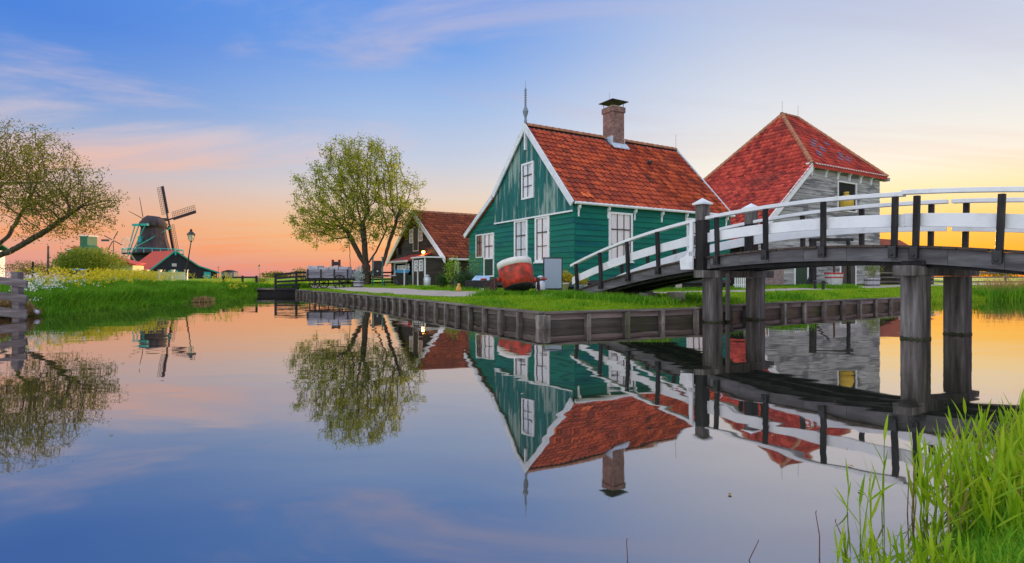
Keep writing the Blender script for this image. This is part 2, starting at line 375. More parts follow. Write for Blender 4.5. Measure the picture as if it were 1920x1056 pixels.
# ------------------------------------------------------------------ mesh tools
class MB:
    def __init__(s):
        s.v, s.f = [], []

    def add(s, vs_, fs):
        o = len(s.v)
        s.v += [tuple(p) for p in vs_]
        s.f += [tuple(i + o for i in f) for f in fs]
        return s

    def box(s, x0, x1, y0, y1, z0, z1):
        return s.add([(x0, y0, z0), (x1, y0, z0), (x1, y1, z0), (x0, y1, z0), (x0, y0, z1), (x1, y0, z1), (x1, y1, z1), (x0, y1, z1)],
                     [(0, 3, 2, 1), (4, 5, 6, 7), (0, 1, 5, 4), (1, 2, 6, 5), (2, 3, 7, 6), (3, 0, 4, 7)])

    def bar(s, p0, p1, w, h, up=(0, 0, 1)):
        p0, p1, up = Vector(p0), Vector(p1), Vector(up)
        d = (p1 - p0).normalized()
        a = d.cross(up)
        if a.length < 1e-4:
            a = d.cross(Vector((1, 0, 0)))
        a.normalize()
        b = a.cross(d).normalized()
        a, b = a * w / 2, b * h / 2
        return s.add([p0 - a - b, p0 + a - b, p0 + a + b, p0 - a + b, p1 - a - b, p1 + a - b, p1 + a + b, p1 - a + b],
                     [(0, 3, 2, 1), (4, 5, 6, 7), (0, 1, 5, 4), (1, 2, 6, 5), (2, 3, 7, 6), (3, 0, 4, 7)])

    def tube(s, pts, rad, n=8):
        pts = [Vector(p) for p in pts]
        if not hasattr(rad, "__len__"):
            rad = [rad] * len(pts)
        rings = []
        for i, p in enumerate(pts):
            d = (pts[min(i + 1, len(pts) - 1)] - pts[max(i - 1, 0)]).normalized()
            a = d.cross(Vector((0, 0, 1)))
            if a.length < 1e-3:
                a = d.cross(Vector((1, 0, 0)))
            a.normalize()
            b = a.cross(d).normalized()
            rings.append([p + (a * math.cos(2 * math.pi * k / n) + b * math.sin(2 * math.pi * k / n)) * rad[i] for k in range(n)])
        fs = []
        for i in range(len(pts) - 1):
            for k in range(n):
                fs.append((i * n + k, i * n + (k + 1) % n, (i + 1) * n + (k + 1) % n, (i + 1) * n + k))
        fs.append(tuple(range(n - 1, -1, -1)))
        fs.append(tuple((len(pts) - 1) * n + k for k in range(n)))
        return s.add([p for r in rings for p in r], fs)

    def lathe(s, prof, n=16, c=(0, 0, 0), rot=0.0, mat=None):
        o, vs_, fs = len(prof), [], []
        for r, z in prof:
            for k in range(n):
                a = 2 * math.pi * k / n + rot
                vs_.append(Vector((r * math.cos(a), r * math.sin(a), z)))
        for i in range(o - 1):
            for k in range(n):
                fs.append((i * n + k, i * n + (k + 1) % n, (i + 1) * n + (k + 1) % n, (i + 1) * n + k))
        fs.append(tuple(range(n - 1, -1, -1)))
        fs.append(tuple((o - 1) * n + k for k in range(n)))
        if mat is not None:
            vs_ = [mat @ v for v in vs_]
        return s.add([v + Vector(c) for v in vs_], fs)

    def prism(s, poly, vec):
        n = len(poly)
        vec = Vector(vec)
        vs_ = [Vector(p) for p in poly] + [Vector(p) + vec for p in poly]
        fs = [tuple(range(n - 1, -1, -1)), tuple(range(n, 2 * n))] + [(i, (i + 1) % n, n + (i + 1) % n, n + i) for i in range(n)]
        return s.add(vs_, fs)

    def mesh(s, name, mat, smooth=False):
        me = bpy.data.meshes.new(name)
        me.from_pydata(s.v, [], s.f)
        me.update()
        bm = bmesh.new()
        bm.from_mesh(me)
        bmesh.ops.recalc_face_normals(bm, faces=bm.faces)
        bm.to_mesh(me)
        bm.free()
        if mat:
            me.materials.append(M[mat])
        if smooth:
            me.polygons.foreach_set("use_smooth", [True] * len(me.polygons))
        return me

    def build(s, name, mat, parent=None, smooth=False, bevel=0.0):
        return link(name, s.mesh(name, mat, smooth), parent, bevel=bevel)


def link(name, me, parent=None, loc=None, bevel=0.0, kind=None, label=None):
    o = bpy.data.objects.new(name, me)
    COL.objects.link(o)
    if parent is not None:
        o.parent = parent
    if loc is not None:
        o.location = loc
    if bevel:
        b = o.modifiers.new("Bevel", "BEVEL")
        b.width = bevel
        b.segments = 2
        b.limit_method = "ANGLE"
    if kind:
        o["kind"] = kind
    if label:
        o["label"] = label
    return o


def tag(o, label, cat, group=None):
    o["label"] = label
    o["category"] = cat
    if group:
        o["group"] = group
    return o


def thing(name, label, cat, loc=(0, 0, 0), rz=0.0, group=None):
    o = bpy.data.objects.new(name, None)
    o.empty_display_size = .3
    COL.objects.link(o)
    o.location = loc
    o.rotation_euler = (0, 0, rz)
    return tag(o, label, cat, group)


def setting(o):
    o["kind"] = "structure"
    return o


def np_mesh(name, V, F, mat, parent=None, kind=None, smooth=False):
    """V (n,3) array, F list of arrays of equal-length index rows"""
    me = bpy.data.meshes.new(name)
    V = np.asarray(V, np.float32)
    me.vertices.add(len(V))
    me.vertices.foreach_set("co", V.ravel())
    tot = np.concatenate([np.full(len(f), f.shape[1], np.int32) for f in F])
    idx = np.concatenate([np.asarray(f, np.int32).ravel() for f in F])
    me.loops.add(len(idx))
    me.polygons.add(len(tot))
    start = np.concatenate([[0], np.cumsum(tot)[:-1]]).astype(np.int32)
    me.polygons.foreach_set("loop_start", start)
    me.loops.foreach_set("vertex_index", idx)
    if smooth:
        me.polygons.foreach_set("use_smooth", np.ones(len(tot), bool))
    me.materials.append(M[mat])
    me.update(calc_edges=True)
    return link(name, me, parent, kind=kind)


def blades(name, P, h, w, lean, mat, parent=None, kind="stuff", stiff=.35, taper=.75):
    """grass blades: base pair, mid pair, tip"""
    n = len(P)
    P = np.asarray(P, float)
    a = rng.uniform(0, 2 * np.pi, n)
    side = np.stack([np.cos(a), np.sin(a), np.zeros(n)], 1)
    b = rng.uniform(0, 2 * np.pi, n)
    ld = np.stack([np.cos(b), np.sin(b), np.zeros(n)], 1)
    h = np.broadcast_to(h, (n,)).reshape(-1, 1)
    w = np.broadcast_to(w, (n,)).reshape(-1, 1)
    le = (np.broadcast_to(lean, (n,)) * rng.uniform(.2, 1, n)).reshape(-1, 1)
    up = np.array([[0, 0, 1.0]])
    mid = P + up * h * .55 + ld * le * h * stiff
    tip = P + up * h * (1 - le * .35) + ld * le * h
    V = np.stack([P - side * w / 2, P + side * w / 2, mid + side * w * taper / 2, mid - side * w * taper / 2, tip], 1).reshape(-1, 3)
    i = np.arange(n)[:, None] * 5
    return np_mesh(name, V, [i + np.array([[0, 1, 2, 3]]), i + np.array([[3, 2, 4]])], mat, parent, kind)


def leaves(name, P, size, mat, parent=None, aspect=.5, kind=None, droop=0.0):
    """leaf quads (diamond shaped), one island each"""
    n = len(P)
    P = np.asarray(P, float)
    d = rng.normal(size=(n, 3))
    d[:, 2] -= droop
    d /= np.linalg.norm(d, axis=1, keepdims=True)
    t = rng.normal(size=(n, 3))
    sd = np.cross(d, t)
    sd /= np.linalg.norm(sd, axis=1, keepdims=True) + 1e-9
    L = (size * rng.uniform(.6, 1.35, n))[:, None]
    V = np.stack([P, P + d * L * .5 + sd * L * aspect / 2, P + d * L, P + d * L * .5 - sd * L * aspect / 2], 1).reshape(-1, 3)
    i = np.arange(n)[:, None] * 4
    return np_mesh(name, V, [i + np.array([[0, 1, 2, 3]])], mat, parent, kind)

# ------------------------------------------------------------------ ground, water, path
LEFT_RUN = [(0.63, 11.16), (-0.56, 13.2), (-4.73, 20.9), (-12.2, 32.3)]
RIGHT_RUN = [(0.63, 11.16), (4.1, 12.85), (5.3, 13.95), (6.55, 15.1), (13.6, 19.7)]
SHORE_R = [(13.6, 19.7), (17, 22.2), (21, 24.8), (28, 27.5), (40, 31), (75, 42)]
SHORE_L = [(-14.9, 33.1), (-14.2, 31), (-13.1, 25), (-13.0, 21), (-12.9, 17), (-12.5, 15), (-13.3, 13.9), (-20, 13.4), (-45, 12.6), (-80, 12)]
SHORE_N = [(-80, .2), (-10, .35), (0.3, .9), (0.85, 1.55), (1.3, 2.05), (1.85, 2.6), (2.6, 3.2), (4.2, 3.9), (6.5, 4.5), (8.6, 5.0), (12, 6.6), (20, 11), (34, 19), (75, 33)]
END = [(-12.2, 32.3), (-12.4, 33.4), (-14.9, 33.1)]
WATER = LEFT_RUN[:0] + LEFT_RUN + END[1:2] + SHORE_L + SHORE_N + SHORE_R[::-1] + RIGHT_RUN[::-1][1:-1]


def dens(poly, step, closed=False):
    out = []
    pts = poly + ([poly[0]] if closed else [])
    for (a, b) in zip(pts[:-1], pts[1:]):
        L = math.dist(a, b)
        st = step if L < 20 else step * 4
        k = max(1, int(round(L / st)))
        for i in range(k):
            t = i / k
            out.append((a[0] + (b[0] - a[0]) * t, a[1] + (b[1] - a[1]) * t))
    if not closed:
        out.append(poly[-1])
    return out


def inside(P, poly):
    P = np.asarray(P, float)
    x, y = P[:, 0], P[:, 1]
    r = np.zeros(len(P), bool)
    n = len(poly)
    for i in range(n):
        (x1, y1), (x2, y2) = poly[i], poly[(i + 1) % n]
        c = (y1 > y) != (y2 > y)
        with np.errstate(divide="ignore", invalid="ignore"):
            xi = (x2 - x1) * (y - y1) / (y2 - y1 + 1e-12) + x1
        r ^= c & (x < xi)
    return r


def dist_to(P, line):
    P = np.asarray(P, float)
    best = np.full(len(P), 1e9)
    for a, b in zip(line[:-1], line[1:]):
        a, b = np.array(a), np.array(b)
        ab = b - a
        t = np.clip(((P - a) @ ab) / (ab @ ab), 0, 1)
        best = np.minimum(best, np.linalg.norm(P - (a + t[:, None] * ab), axis=1))
    return best


def sstep(x, a, b):
    t = np.clip((x - a) / (b - a), 0, 1)
    return t * t * (3 - 2 * t)


HARD = LEFT_RUN[::-1] + RIGHT_RUN[1:]


def ground_z(P):
    P = np.asarray(P, float)
    x, y = P[:, 0], P[:, 1]
    dh = dist_to(P, HARD)
    dl = dist_to(P, SHORE_L)
    dr = dist_to(P, SHORE_R)
    dn = dist_to(P, SHORE_N)
    de = dist_to(P, END)
    hard = .30 + .09 * sstep(dh, .2, 3)
    left = -.12 + .46 * sstep(dl, 0, .7) + .22 * sstep(dl, .6, 4) + .28 * sstep(dl, 3, 12)
    right = -.12 + .42 * sstep(dr, 0, .9) + .1 * sstep(dr, .8, 3)
    near = -.12 + .2 * sstep(dn, 0, .4) + .2 * sstep(dn, .3, 3)
    end = .38 + 0 * de
    W = np.stack([1 / (d + .02) ** 3 for d in (dh, dl, dr, dn, de)])
    W /= W.sum(0)
    z = W[0] * hard + W[1] * left + W[2] * right + W[3] * near + W[4] * end
    wob = .025 * np.sin(x * 1.7 + 1.3 * np.sin(y * .9)) * np.sin(y * 1.3 + x * .4)
    z = z + wob * sstep(np.minimum(np.minimum(dh, dl), np.minimum(dr, dn)), .1, 1.0)
    far = sstep(y, 50, 110)
    return z * (1 - far) + (np.where(x < 0, .95, .75)) * far


bpts = dens(WATER, .5, True)
extra = []
wpoly = bpts
for off in (.12, .35, .7, 1.3, 2.2, 3.6, 6):
    arr = np.array(bpts)
    nxt = np.roll(arr, -1, 0) - np.roll(arr, 1, 0)
    nrm_ = np.stack([nxt[:, 1], -nxt[:, 0]], 1)
    nrm_ /= np.linalg.norm(nrm_, axis=1, keepdims=True) + 1e-9
    for sgn in (1, -1):
        q = (arr + nrm_ * off * sgn)[::max(1, int(off * 1.5))]
        keep = ~inside(q, wpoly) & (dist_to(q, wpoly + wpoly[:1]) > off * .8)
        extra += [tuple(p) for p in q[keep]]
g = np.array([(x + rng.uniform(-.4, .4), y + rng.uniform(-.4, .4)) for x in np.arange(-60, 70, 2.5) for y in np.arange(-8, 80, 2.5)])
g2 = np.array([(x, y) for x in np.arange(-700, 701, 70) for y in list(np.arange(-60, 100, 40)) + list(np.arange(110, 1800, 90))])
for arr in (g, g2):
    keep = ~inside(arr, wpoly) & (dist_to(arr, wpoly + wpoly[:1]) > 1.0)
    extra += [tuple(p) for p in arr[keep]]
box_ = [(-900, -80), (900, -80), (900, 2200), (-900, 2200)]
allp = [Vector(p) for p in box_ + bpts + extra]
nb = len(bpts)
edges = [(0, 1), (1, 2), (2, 3), (3, 0)] + [(4 + i, 4 + (i + 1) % nb) for i in range(nb)]
vo, eo, fo, *_ = delaunay_2d_cdt(allp, edges, [], 0, 1e-5)
vo = np.array([(v.x, v.y) for v in vo])
cent = np.array([vo[list(f)].mean(0) for f in fo])
keepf = ~inside(cent, wpoly)
gz = ground_z(vo)
on_edge = dist_to(vo, wpoly + wpoly[:1]) < .002
gz[on_edge & (dist_to(vo, HARD) > .05) & (dist_to(vo, END) > .05)] = -.12
gme = bpy.data.meshes.new("ground")
gme.from_pydata([(x, y, z) for (x, y), z in zip(vo, gz)], [], [f for f, k in zip(fo, keepf) if k])
gme.materials.append(M["ground"])
gme.polygons.foreach_set("use_smooth", [True] * len(gme.polygons))
gme.update()
setting(link("ground", gme))
wb = MB()
wb.add([(-90, -2, 0), (90, -2, 0), (90, 50, 0), (-90, 50, 0)], [(0, 1, 2, 3)])
setting(wb.build("water", "water"))

# the path follows the canal in front of the houses
PATH = [(-13.8, 36.6, 1.0), (-11, 35.0, 1.0), (-8, 30.6, 1.25), (-4.6, 25.2, 1.35), (-1.5, 20.8, 1.35), (0.6, 19.6, 1.0), (3.2, 20.2, .8), (7, 23, .9), (12, 26.4, 1.0), (19, 32.5, 1.3), (28, 41, 1.6), (48, 56, 1.8)]


def smooth_line(pts, k=8):
    pts = np.array(pts, float)
    out = []
    for i in range(len(pts) - 1):
        p0, p1, p2, p3 = pts[max(i - 1, 0)], pts[i], pts[i + 1], pts[min(i + 2, len(pts) - 1)]
        for t in np.linspace(0, 1, k, endpoint=False):
            out.append(.5 * ((2 * p1) + (-p0 + p2) * t + (2 * p0 - 5 * p1 + 4 * p2 - p3) * t * t + (-p0 + 3 * p1 - 3 * p2 + p3) * t ** 3))
    out.append(pts[-1])
    return np.array(out)


pl = smooth_line(PATH, 10)
tang = np.gradient(pl[:, :2], axis=0)
tang /= np.linalg.norm(tang, axis=1, keepdims=True)
pn = np.stack([-tang[:, 1], tang[:, 0]], 1)
cols_ = []
for t in (-1, -.5, 0, .5, 1):
    wv = pl[:, 2:3] * t + (rng.uniform(-.06, .06, (len(pl), 1)) if abs(t) == 1 else 0)
    q = pl[:, :2] + pn * wv
    cols_.append(np.column_stack([q, ground_z(q) + .035 - (.02 if abs(t) == 1 else 0)]))
PV = np.stack(cols_, 1).reshape(-1, 3)
k = np.arange(len(pl) - 1)[:, None] * 5
PF = np.concatenate([k + np.array([[c, c + 1, c + 6, c + 5]]) for c in range(4)])
setting(np_mesh("path", PV, [PF], "path", smooth=True))


def on_path(P, pad=0.1):
    P = np.asarray(P)[:, :2]
    d = np.linalg.norm(P[:, None, :] - pl[None, :, :2], axis=2)
    i = d.argmin(1)
    return d[np.arange(len(P)), i] < pl[i, 2] + pad


# ------------------------------------------------------------------ wooden revetment along the canal
def revetment(label, line, spacing, flip, pmat, top=.33):
    t = thing("wooden_revetment", label, "revetment", (line[0][0], line[0][1], 0))
    o = Vector((line[0][0], line[0][1], 0))
    pts = []
    for a, b in zip(line[:-1], line[1:]):
        L = math.dist(a, b)
        n = max(1, round(L / spacing))
        pts += [(a[0] + (b[0] - a[0]) * i / n, a[1] + (b[1] - a[1]) * i / n) for i in range(n)]
    pts.append(line[-1])
    rs = random.Random(5)
    for i, p in enumerate(pts):
        q = pts[min(i + 1, len(pts) - 1)]
        a = pts[max(i - 1, 0)]
        d = Vector((q[0] - a[0], q[1] - a[1], 0)).normalized()
        nr = Vector((-d.y, d.x, 0)) * flip          # toward the water
        P = Vector((p[0], p[1], 0)) - o
        w = rs.uniform(.10, .13)
        lean = nr * rs.uniform(-.015, .03) + d * rs.uniform(-.015, .015)
        MB().bar(P + nr * .085 + Vector((0, 0, -.4)) , P + nr * .085 + lean + Vector((0, 0, top - .035 - rs.uniform(0, .03))), w, rs.uniform(.1, .13), up=d).build("post", "revet_post", t, bevel=.012)
        if i < len(pts) - 1:
            Q = Vector((q[0], q[1], 0)) - o
            d2 = (Q - P).normalized()
            n2 = Vector((-d2.y, d2.x, 0)) * flip
            for (z0, z1) in ((.165, top - .045), (-.02, .155), (-.22, -.03)):
                j = n2 * (rs.uniform(0, .012) + (.006 if z0 > .1 else 0))
                MB().bar(P + d2 * .004 + j + Vector((0, 0, (z0 + z1) / 2 + rs.uniform(-.004, .004))), Q - d2 * .004 + j + Vector((0, 0, (z0 + z1) / 2 + rs.uniform(-.004, .004))), .04, z1 - z0).build("plank", pmat if z0 > .1 else "revet_wet", t)
            if i % 3 == 0:
                e = Vector((*pts[min(i + 3, len(pts) - 1)], 0)) - o
                cb = MB()
                prev = P
                for jx in range(i, min(i + 3, len(pts) - 1)):
                    nx = Vector((*pts[jx + 1], 0)) - o
                    dd = (nx - prev).normalized()
                    nn = Vector((-dd.y, dd.x, 0)) * flip
                    zc = Vector((0, 0, top - .018 + rs.uniform(-.006, .006)))
                    cb.bar(prev + nn * .03 + zc + dd * .003, nx + nn * .03 + zc - dd * .003, .2, .035)
                    prev = nx
                cb.build("cap_board", "revet_plank", t)
    return t


revetment("grey plank revetment along the canal left of the lawn corner", LEFT_RUN, .78, 1, "revet_plank")
revetment("brown plank revetment along the lawn passing under the bridge", RIGHT_RUN, 1.0, -1, "revet_brown")
et = thing("end_wall", "dark timber wall closing the canal under the plank footbridge", "retaining wall", (-13.6, 33.1, 0))
MB().bar((1.15, .28, .05), (-1.3, -.02, .05), .1, .5).build("lower_beam", "fence_black", et)
MB().bar((1.15, .2, .36), (-1.3, -.1, .36), .3, .09).build("top_beam", "revet_plank", et)


# ------------------------------------------------------------------ roof tiles
def tile_mesh(name, mat, u, v, n, w, l, th=.03, amp=.05):
    """one S-shaped pantile, u along the eave, v up the slope, n outward"""
    prof = [(0, .35), (.12, .9), (.25, 1.0), (.4, .62), (.55, .12), (.75, -.1), (.92, .05), (1.03, .38)]
    u, v, n = Vector(u), Vector(v), Vector(n)
    vs_ = []
    for s_, (tv, lift) in enumerate(((0, .045), (1.12, .0))):
        for x, h in prof:
            vs_.append(u * (x * w) + v * (tv * l) + n * (h * amp + lift))
    k = len(prof)
    for x, h in prof:
        vs_.append(u * (x * w) + n * (h * amp + .045 - th))
    fs = [(i, i + 1, k + i + 1, k + i) for i in range(k - 1)] + [(2 * k + i, 2 * k + i + 1, i + 1, i) for i in range(k - 1)]
    me = bpy.data.meshes.new(name)
    me.from_pydata(vs_, [], fs)
    me.update()
    me.materials.append(M[mat])
    return me


def tile_roof(parent, origin, u, v, W, H, w, l, n_parts, mats, keep=None, near=None, special=None):
    u, v = Vector(u).normalized(), Vector(v).normalized()
    n = u.cross(v).normalized()
    if n.z < 0:
        n = -n
    o = Vector(origin)
    me = tile_mesh("tile", mats[0], u, v, n, w, l)
    spots = []
    for r in range(int(H / l)):
        for c in range(int(W / w)):
            uc, vc = (c + .5) * w, (r + .5) * l
            if keep is None or keep(uc, vc):
                j = (random.uniform(-.008, .008), random.uniform(-.012, .012))
                spots.append((c * w + j[0], r * l + j[1], uc, vc))
    if near:
        spots.sort(key=lambda s: near(s[2], s[3]))
    for s_ in spots[:n_parts]:
        t = link("roof_tile", me, parent, loc=o + u * s_[0] + v * s_[1])
    rest = spots[n_parts:]
    if rest:
        bv = np.array([x.co for x in me.vertices])
        bf = np.array([[*p.vertices] for p in me.polygons])
        offs = np.array([o + u * s_[0] + v * s_[1] for s_ in rest])
        V = (offs[:, None, :] + bv[None]).reshape(-1, 3)
        F = (np.arange(len(rest))[:, None, None] * len(bv) + bf[None]).reshape(-1, 4)
        np_mesh("roof_tiles", V, [F], mats[1], parent, "stuff")


def ridge_caps(parent, a, b, step, r, mat, name="ridge_tile"):
    a, b = Vector(a), Vector(b)
    d = (b - a)
    n = max(1, int(d.length / step))
    d.normalize()
    st = (b - a).length / n
    side = d.cross(Vector((0, 0, 1))).normalized()
    up = side.cross(d).normalized()
    m = MB()
    ks = 6
    ring = []
    for e, rr in ((0, r * 1.05), (st * 1.08, r * .9)):
        for k in range(ks):
            an = math.pi * (-.08 + 1.16 * k / (ks - 1))
            ring.append(d * e + side * (rr * math.cos(an)) + up * (rr * math.sin(an)))
    m.add(ring, [(k, k + 1, ks + k + 1, ks + k) for k in range(ks - 1)])
    me = m.mesh(name, mat, True)
    for i in range(n):
        link(name, me, parent, loc=a + d * (st * i))


# ------------------------------------------------------------------ generic window
def window(parent, x, y, z, wdt, hgt, face, cols, rows, frame=.1, bar=.03, sash=True, curtain="curtain", mats=("white_paint", "sash"), name="window", depth=.07, sill=True):
    """face: 'x' wall with outward normal -x (width along y) or 'y' wall with outward normal -y (width along x).
    x,y,z: lower near corner of the frame in the parent's frame, on the outer face."""
    if face == "x":
        def B(a0, a1, b0, b1, d0, d1):     # a across, b up, d outward
            return (x - d1, x - d0, y + a0, y + a1, z + b0, z + b1)
    else:
        def B(a0, a1, b0, b1, d0, d1):
            return (x + a0, x + a1, y - d1, y - d0, z + b0, z + b1)
    m = MB()
    m.box(*B(0, frame, 0, hgt, .0, depth)).box(*B(wdt - frame, wdt, 0, hgt, .0, depth))
    m.box(*B(frame, wdt - frame, hgt - frame * .8, hgt, 0, depth - .004)).box(*B(frame, wdt - frame, 0, frame * .8, 0, depth - .004))
    w = m.build(name, mats[0], parent)
    if sill:
        MB().box(*B(-.04, wdt + .04, -.05, 0, 0, depth + .05)).build("sill", mats[0], w)
    gw, gh = wdt - 2 * frame, hgt - 1.6 * frame
    cw, ch = gw / cols, gh / rows
    m = MB()
    for c in range(1, cols):
        m.box(*B(frame + c * cw - bar / 2, frame + c * cw + bar / 2, frame * .8, hgt - frame * .8, .022, .046))
    for r in range(1, rows):
        b2 = bar * (1.7 if (sash and r == (rows + 1) // 2 + (0 if rows < 3 else 0)) else 1)
        m.box(*B(frame, wdt - frame, frame * .8 + r * ch - b2 / 2, frame * .8 + r * ch + b2 / 2, .023, .049))
    m.box(*B(frame, frame + bar, frame * .8, hgt - frame * .8, .02, .047)).box(*B(wdt - frame - bar, wdt - frame, frame * .8, hgt - frame * .8, .02, .047))
    m.build("glazing_bars", mats[1], w)
    for c in range(cols):
        for r in range(rows):
            e = .004
            q = B(frame + c * cw + e, frame + (c + 1) * cw - e, frame * .8 + r * ch + e, frame * .8 + (r + 1) * ch - e, .032, .032)
            if face == "x":
                pv = [(q[0], q[2], q[4]), (q[0], q[2], q[5]), (q[0], q[3], q[5]), (q[0], q[3], q[4])]
            else:
                pv = [(q[0], q[2], q[4]), (q[1], q[2], q[4]), (q[1], q[2], q[5]), (q[0], q[2], q[5])]
            MB().add(pv, [(0, 1, 2, 3)]).build("pane", "glass", w)
    if curtain:  # given room_dark, a near-black sheet stands in for the unlit room
        n = 26
        vs_, fs = [], []
        for i in range(n + 1):
            a = frame + gw * i / n
            off = .009 + .004 * math.sin(i * 2.1) + .003 * math.sin(i * .9 + 1)
            for b_ in (frame * .8, hgt - frame * .8):
                bx = B(a, a, b_, b_, off, off)
                vs_.append((bx[0], bx[2], bx[4]))
        fs = [(2 * i, 2 * i + 2, 2 * i + 3, 2 * i + 1) for i in range(n)]
        MB().add(vs_, fs).build("curtain", curtain, w, True)
    return w


def lap_boards(parent, lo, hi, zs, face, pos, mat, holes, edge=None, name="board", lap=.022, dirn=-1):
    """horizontal lap boards on a wall; each strip split at the holes (a0,a1,z0,z1). edge(z)->(lo,hi) trims to a gable."""
    for z0, z1 in zip(zs[:-1], zs[1:]):
        a, b = (lo, hi)
        if edge:
            e0, e1 = edge(z0), edge(z1)
            a0, a1, b0, b1 = e0[0], e1[0], e0[1], e1[1]
            if min(b0, b1) - max(a0, a1) < .05 and (b0 - a0) < .1:
                continue
        else:
            a0 = a1 = lo
            b0 = b1 = hi
        cuts = [(h[0], h[1]) for h in holes if h[2] < z1 - .03 and h[3] > z0 + .03]
        cuts.sort()
        segs, cur = [], None
        fill = []
        for h in holes:
            if h[2] < z1 - .03 and h[3] > z0 + .03:
                if h[3] < z1 - .03:
                    fill.append((h[0], h[1], h[3], z1))
                if h[2] > z0 + .03:
                    fill.append((h[0], h[1], z0, h[2]))
        left = (a0, a1)
        for c in cuts:
            if c[0] > min(left) + .03:
                segs.append((left, (c[0], c[0])))
            left = (c[1], c[1])
        if min(b0, b1, *( (max(b0, b1),) )) > max(left) + .03 or max(b0, b1) > min(left) + .03:
            segs.append((left, (b0, b1)))
        for fa, fb, f0, f1 in fill:
            vs_ = [((pos + dirn * d_, a_, z_) if face == "x" else (a_, pos + dirn * d_, z_)) for d_ in (lap * .5 + .02, .004) for a_, z_ in ((fa, f0), (fb, f0), (fb, f1), (fa, f1))]
            MB().add(vs_, [(0, 1, 2, 3), (7, 6, 5, 4), (0, 4, 5, 1), (1, 5, 6, 2), (2, 6, 7, 3), (3, 7, 4, 0)]).build(name, mat, parent)
        for (l0, l1), (r0, r1) in segs:
            if max(r0, r1) - min(l0, l1) < .04:
                continue
            t = random.uniform(-.002, .003)
            if r1 < l1:
                r1 = l1 = (r1 + l1) / 2
            if r0 < l0:
                r0 = l0 = (r0 + l0) / 2
            pr = [(l0, z0 - .012, lap + .02 + t), (r0, z0 - .012, lap + .02 + t), (r1, z1, .02 + t), (l1, z1, .02 + t)]
            back = [(p[0], p[1], .004) for p in pr]
            vs_ = []
            for (a_, z_, d_) in pr + back:
                vs_.append((pos + dirn * d_, a_, z_) if face == "x" else (a_, pos + dirn * d_, z_))
            MB().add(vs_, [(0, 1, 2, 3), (7, 6, 5, 4), (0, 4, 5, 1), (1, 5, 6, 2), (2, 6, 7, 3), (3, 7, 4, 0)]).build(name, mat, parent)


# ------------------------------------------------------------------ green house
TH = R(31)
FL = .40


